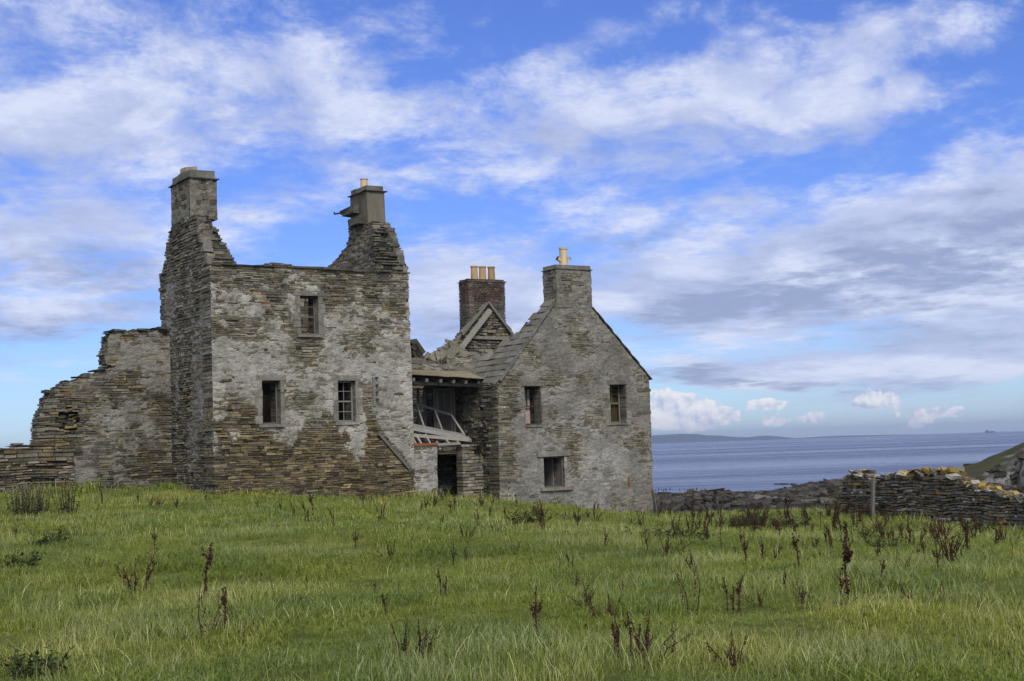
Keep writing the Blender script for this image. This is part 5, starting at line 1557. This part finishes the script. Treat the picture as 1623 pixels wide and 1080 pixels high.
foot = ((su > -.3) & (su < 19.5) & (sw > -.55) & (sw < 1.3)) | ((su <= 0) & (sw > 3.9)) | ((wl > 0) & (wl < .8) & (wa > -1))   # rank growth the sheep leave along the walls
scl = RNG.uniform(.6, 1.3, N_) * np.where(foot[okm], RNG.uniform(1.1, 2.6, N_), 1.0) * (.45 + 1.15 * sstep(.32, .7, sp2))
tr_ = np.clip((tn - .36) / .28, 0, 1)[:, None]; cool = np.clip((t2 - .35) / .3, 0, 1)[:, None]
tint = (np.array([.86, .95, .80]) * (1 - tr_) + np.array([1.20, 1.18, .96]) * tr_) * (np.array([.86, .92, .98]) * (1 - cool) + np.array([1.08, 1.04, .95]) * cool) * RNG.uniform(.82, 1.18, (N_, 1)) * np.array([1.26, 1.33, 1.22])
me = bpy.data.meshes.new('grass'); me.from_pydata(np.stack([Xa, Ya, Za], -1).tolist(), [], [])
at = me.attributes.new('idx', 'INT', 'POINT'); at.data.foreach_set('value', idx.astype(np.int32))
at = me.attributes.new('scl', 'FLOAT', 'POINT'); at.data.foreach_set('value', scl.astype(np.float32))
rot = np.stack([RNG.normal(0, .1, N_), RNG.normal(0, .1, N_), RNG.uniform(0, 6.283, N_)], -1)
at = me.attributes.new('rot', 'FLOAT_VECTOR', 'POINT'); at.data.foreach_set('vector', rot.astype(np.float32).ravel())
at = me.attributes.new('tint', 'FLOAT_COLOR', 'POINT'); at.data.foreach_set('color', np.concatenate([tint, np.ones((N_, 1))], 1).astype(np.float32).ravel())
grass = bpy.data.objects.new('grass', me); COL.objects.link(grass); grass['kind'] = 'stuff'
grass['label'] = 'rough green pasture grass with straw coloured stalks covering the field'
gn = bpy.data.node_groups.new('grass_scatter', 'GeometryNodeTree')
gn.interface.new_socket('Geometry', in_out='INPUT', socket_type='NodeSocketGeometry'); gn.interface.new_socket('Geometry', in_out='OUTPUT', socket_type='NodeSocketGeometry')
gi = gn.nodes.new('NodeGroupInput'); go = gn.nodes.new('NodeGroupOutput'); ip = gn.nodes.new('GeometryNodeInstanceOnPoints'); ci = gn.nodes.new('GeometryNodeCollectionInfo')
ci.inputs['Collection'].default_value = tcol; ci.inputs['Separate Children'].default_value = True; ci.inputs['Reset Children'].default_value = True


def na(nm, ty):
    nd = gn.nodes.new('GeometryNodeInputNamedAttribute'); nd.data_type = ty; nd.inputs['Name'].default_value = nm; return nd.outputs['Attribute']


gn.links.new(gi.outputs[0], ip.inputs['Points']); gn.links.new(ci.outputs[0], ip.inputs['Instance']); ip.inputs['Pick Instance'].default_value = True
gn.links.new(na('idx', 'INT'), ip.inputs['Instance Index'])
e2r = gn.nodes.new('FunctionNodeEulerToRotation'); gn.links.new(na('rot', 'FLOAT_VECTOR'), e2r.inputs[0]); gn.links.new(e2r.outputs[0], ip.inputs['Rotation'])
gn.links.new(na('scl', 'FLOAT'), ip.inputs['Scale']); gn.links.new(ip.outputs[0], go.inputs[0])
md = grass.modifiers.new('scatter', 'NODES'); md.node_group = gn

# ================================================================== sea air
mb = MB(); c0 = np.array([0, 6000.0, 0])
mb.slab((0, 6500, 40), np.array([14500.0, 0, 0]), np.array([0, 8200.0, 0]), AZ * 52, (.5, .5, .5))
mh = bpy.data.materials.new('sea_haze'); mh.use_nodes = True; mh.node_tree.nodes.clear(); gg = G(mh.node_tree)
pv = gg.n('ShaderNodeVolumePrincipled'); pv.inputs['Color'].default_value = (.60, .72, 1.0, 1); pv.inputs['Density'].default_value = 9e-5; pv.inputs['Anisotropy'].default_value = .2
oo = gg.n('ShaderNodeOutputMaterial'); mh.node_tree.links.new(pv.outputs[0], oo.inputs['Volume'])
hz = mb.build('haze', mh); hz['kind'] = 'stuff'; hz['label'] = 'thin blue sea haze fading the far hills'
print('objects', len(bpy.data.objects), 'grass points', N_)
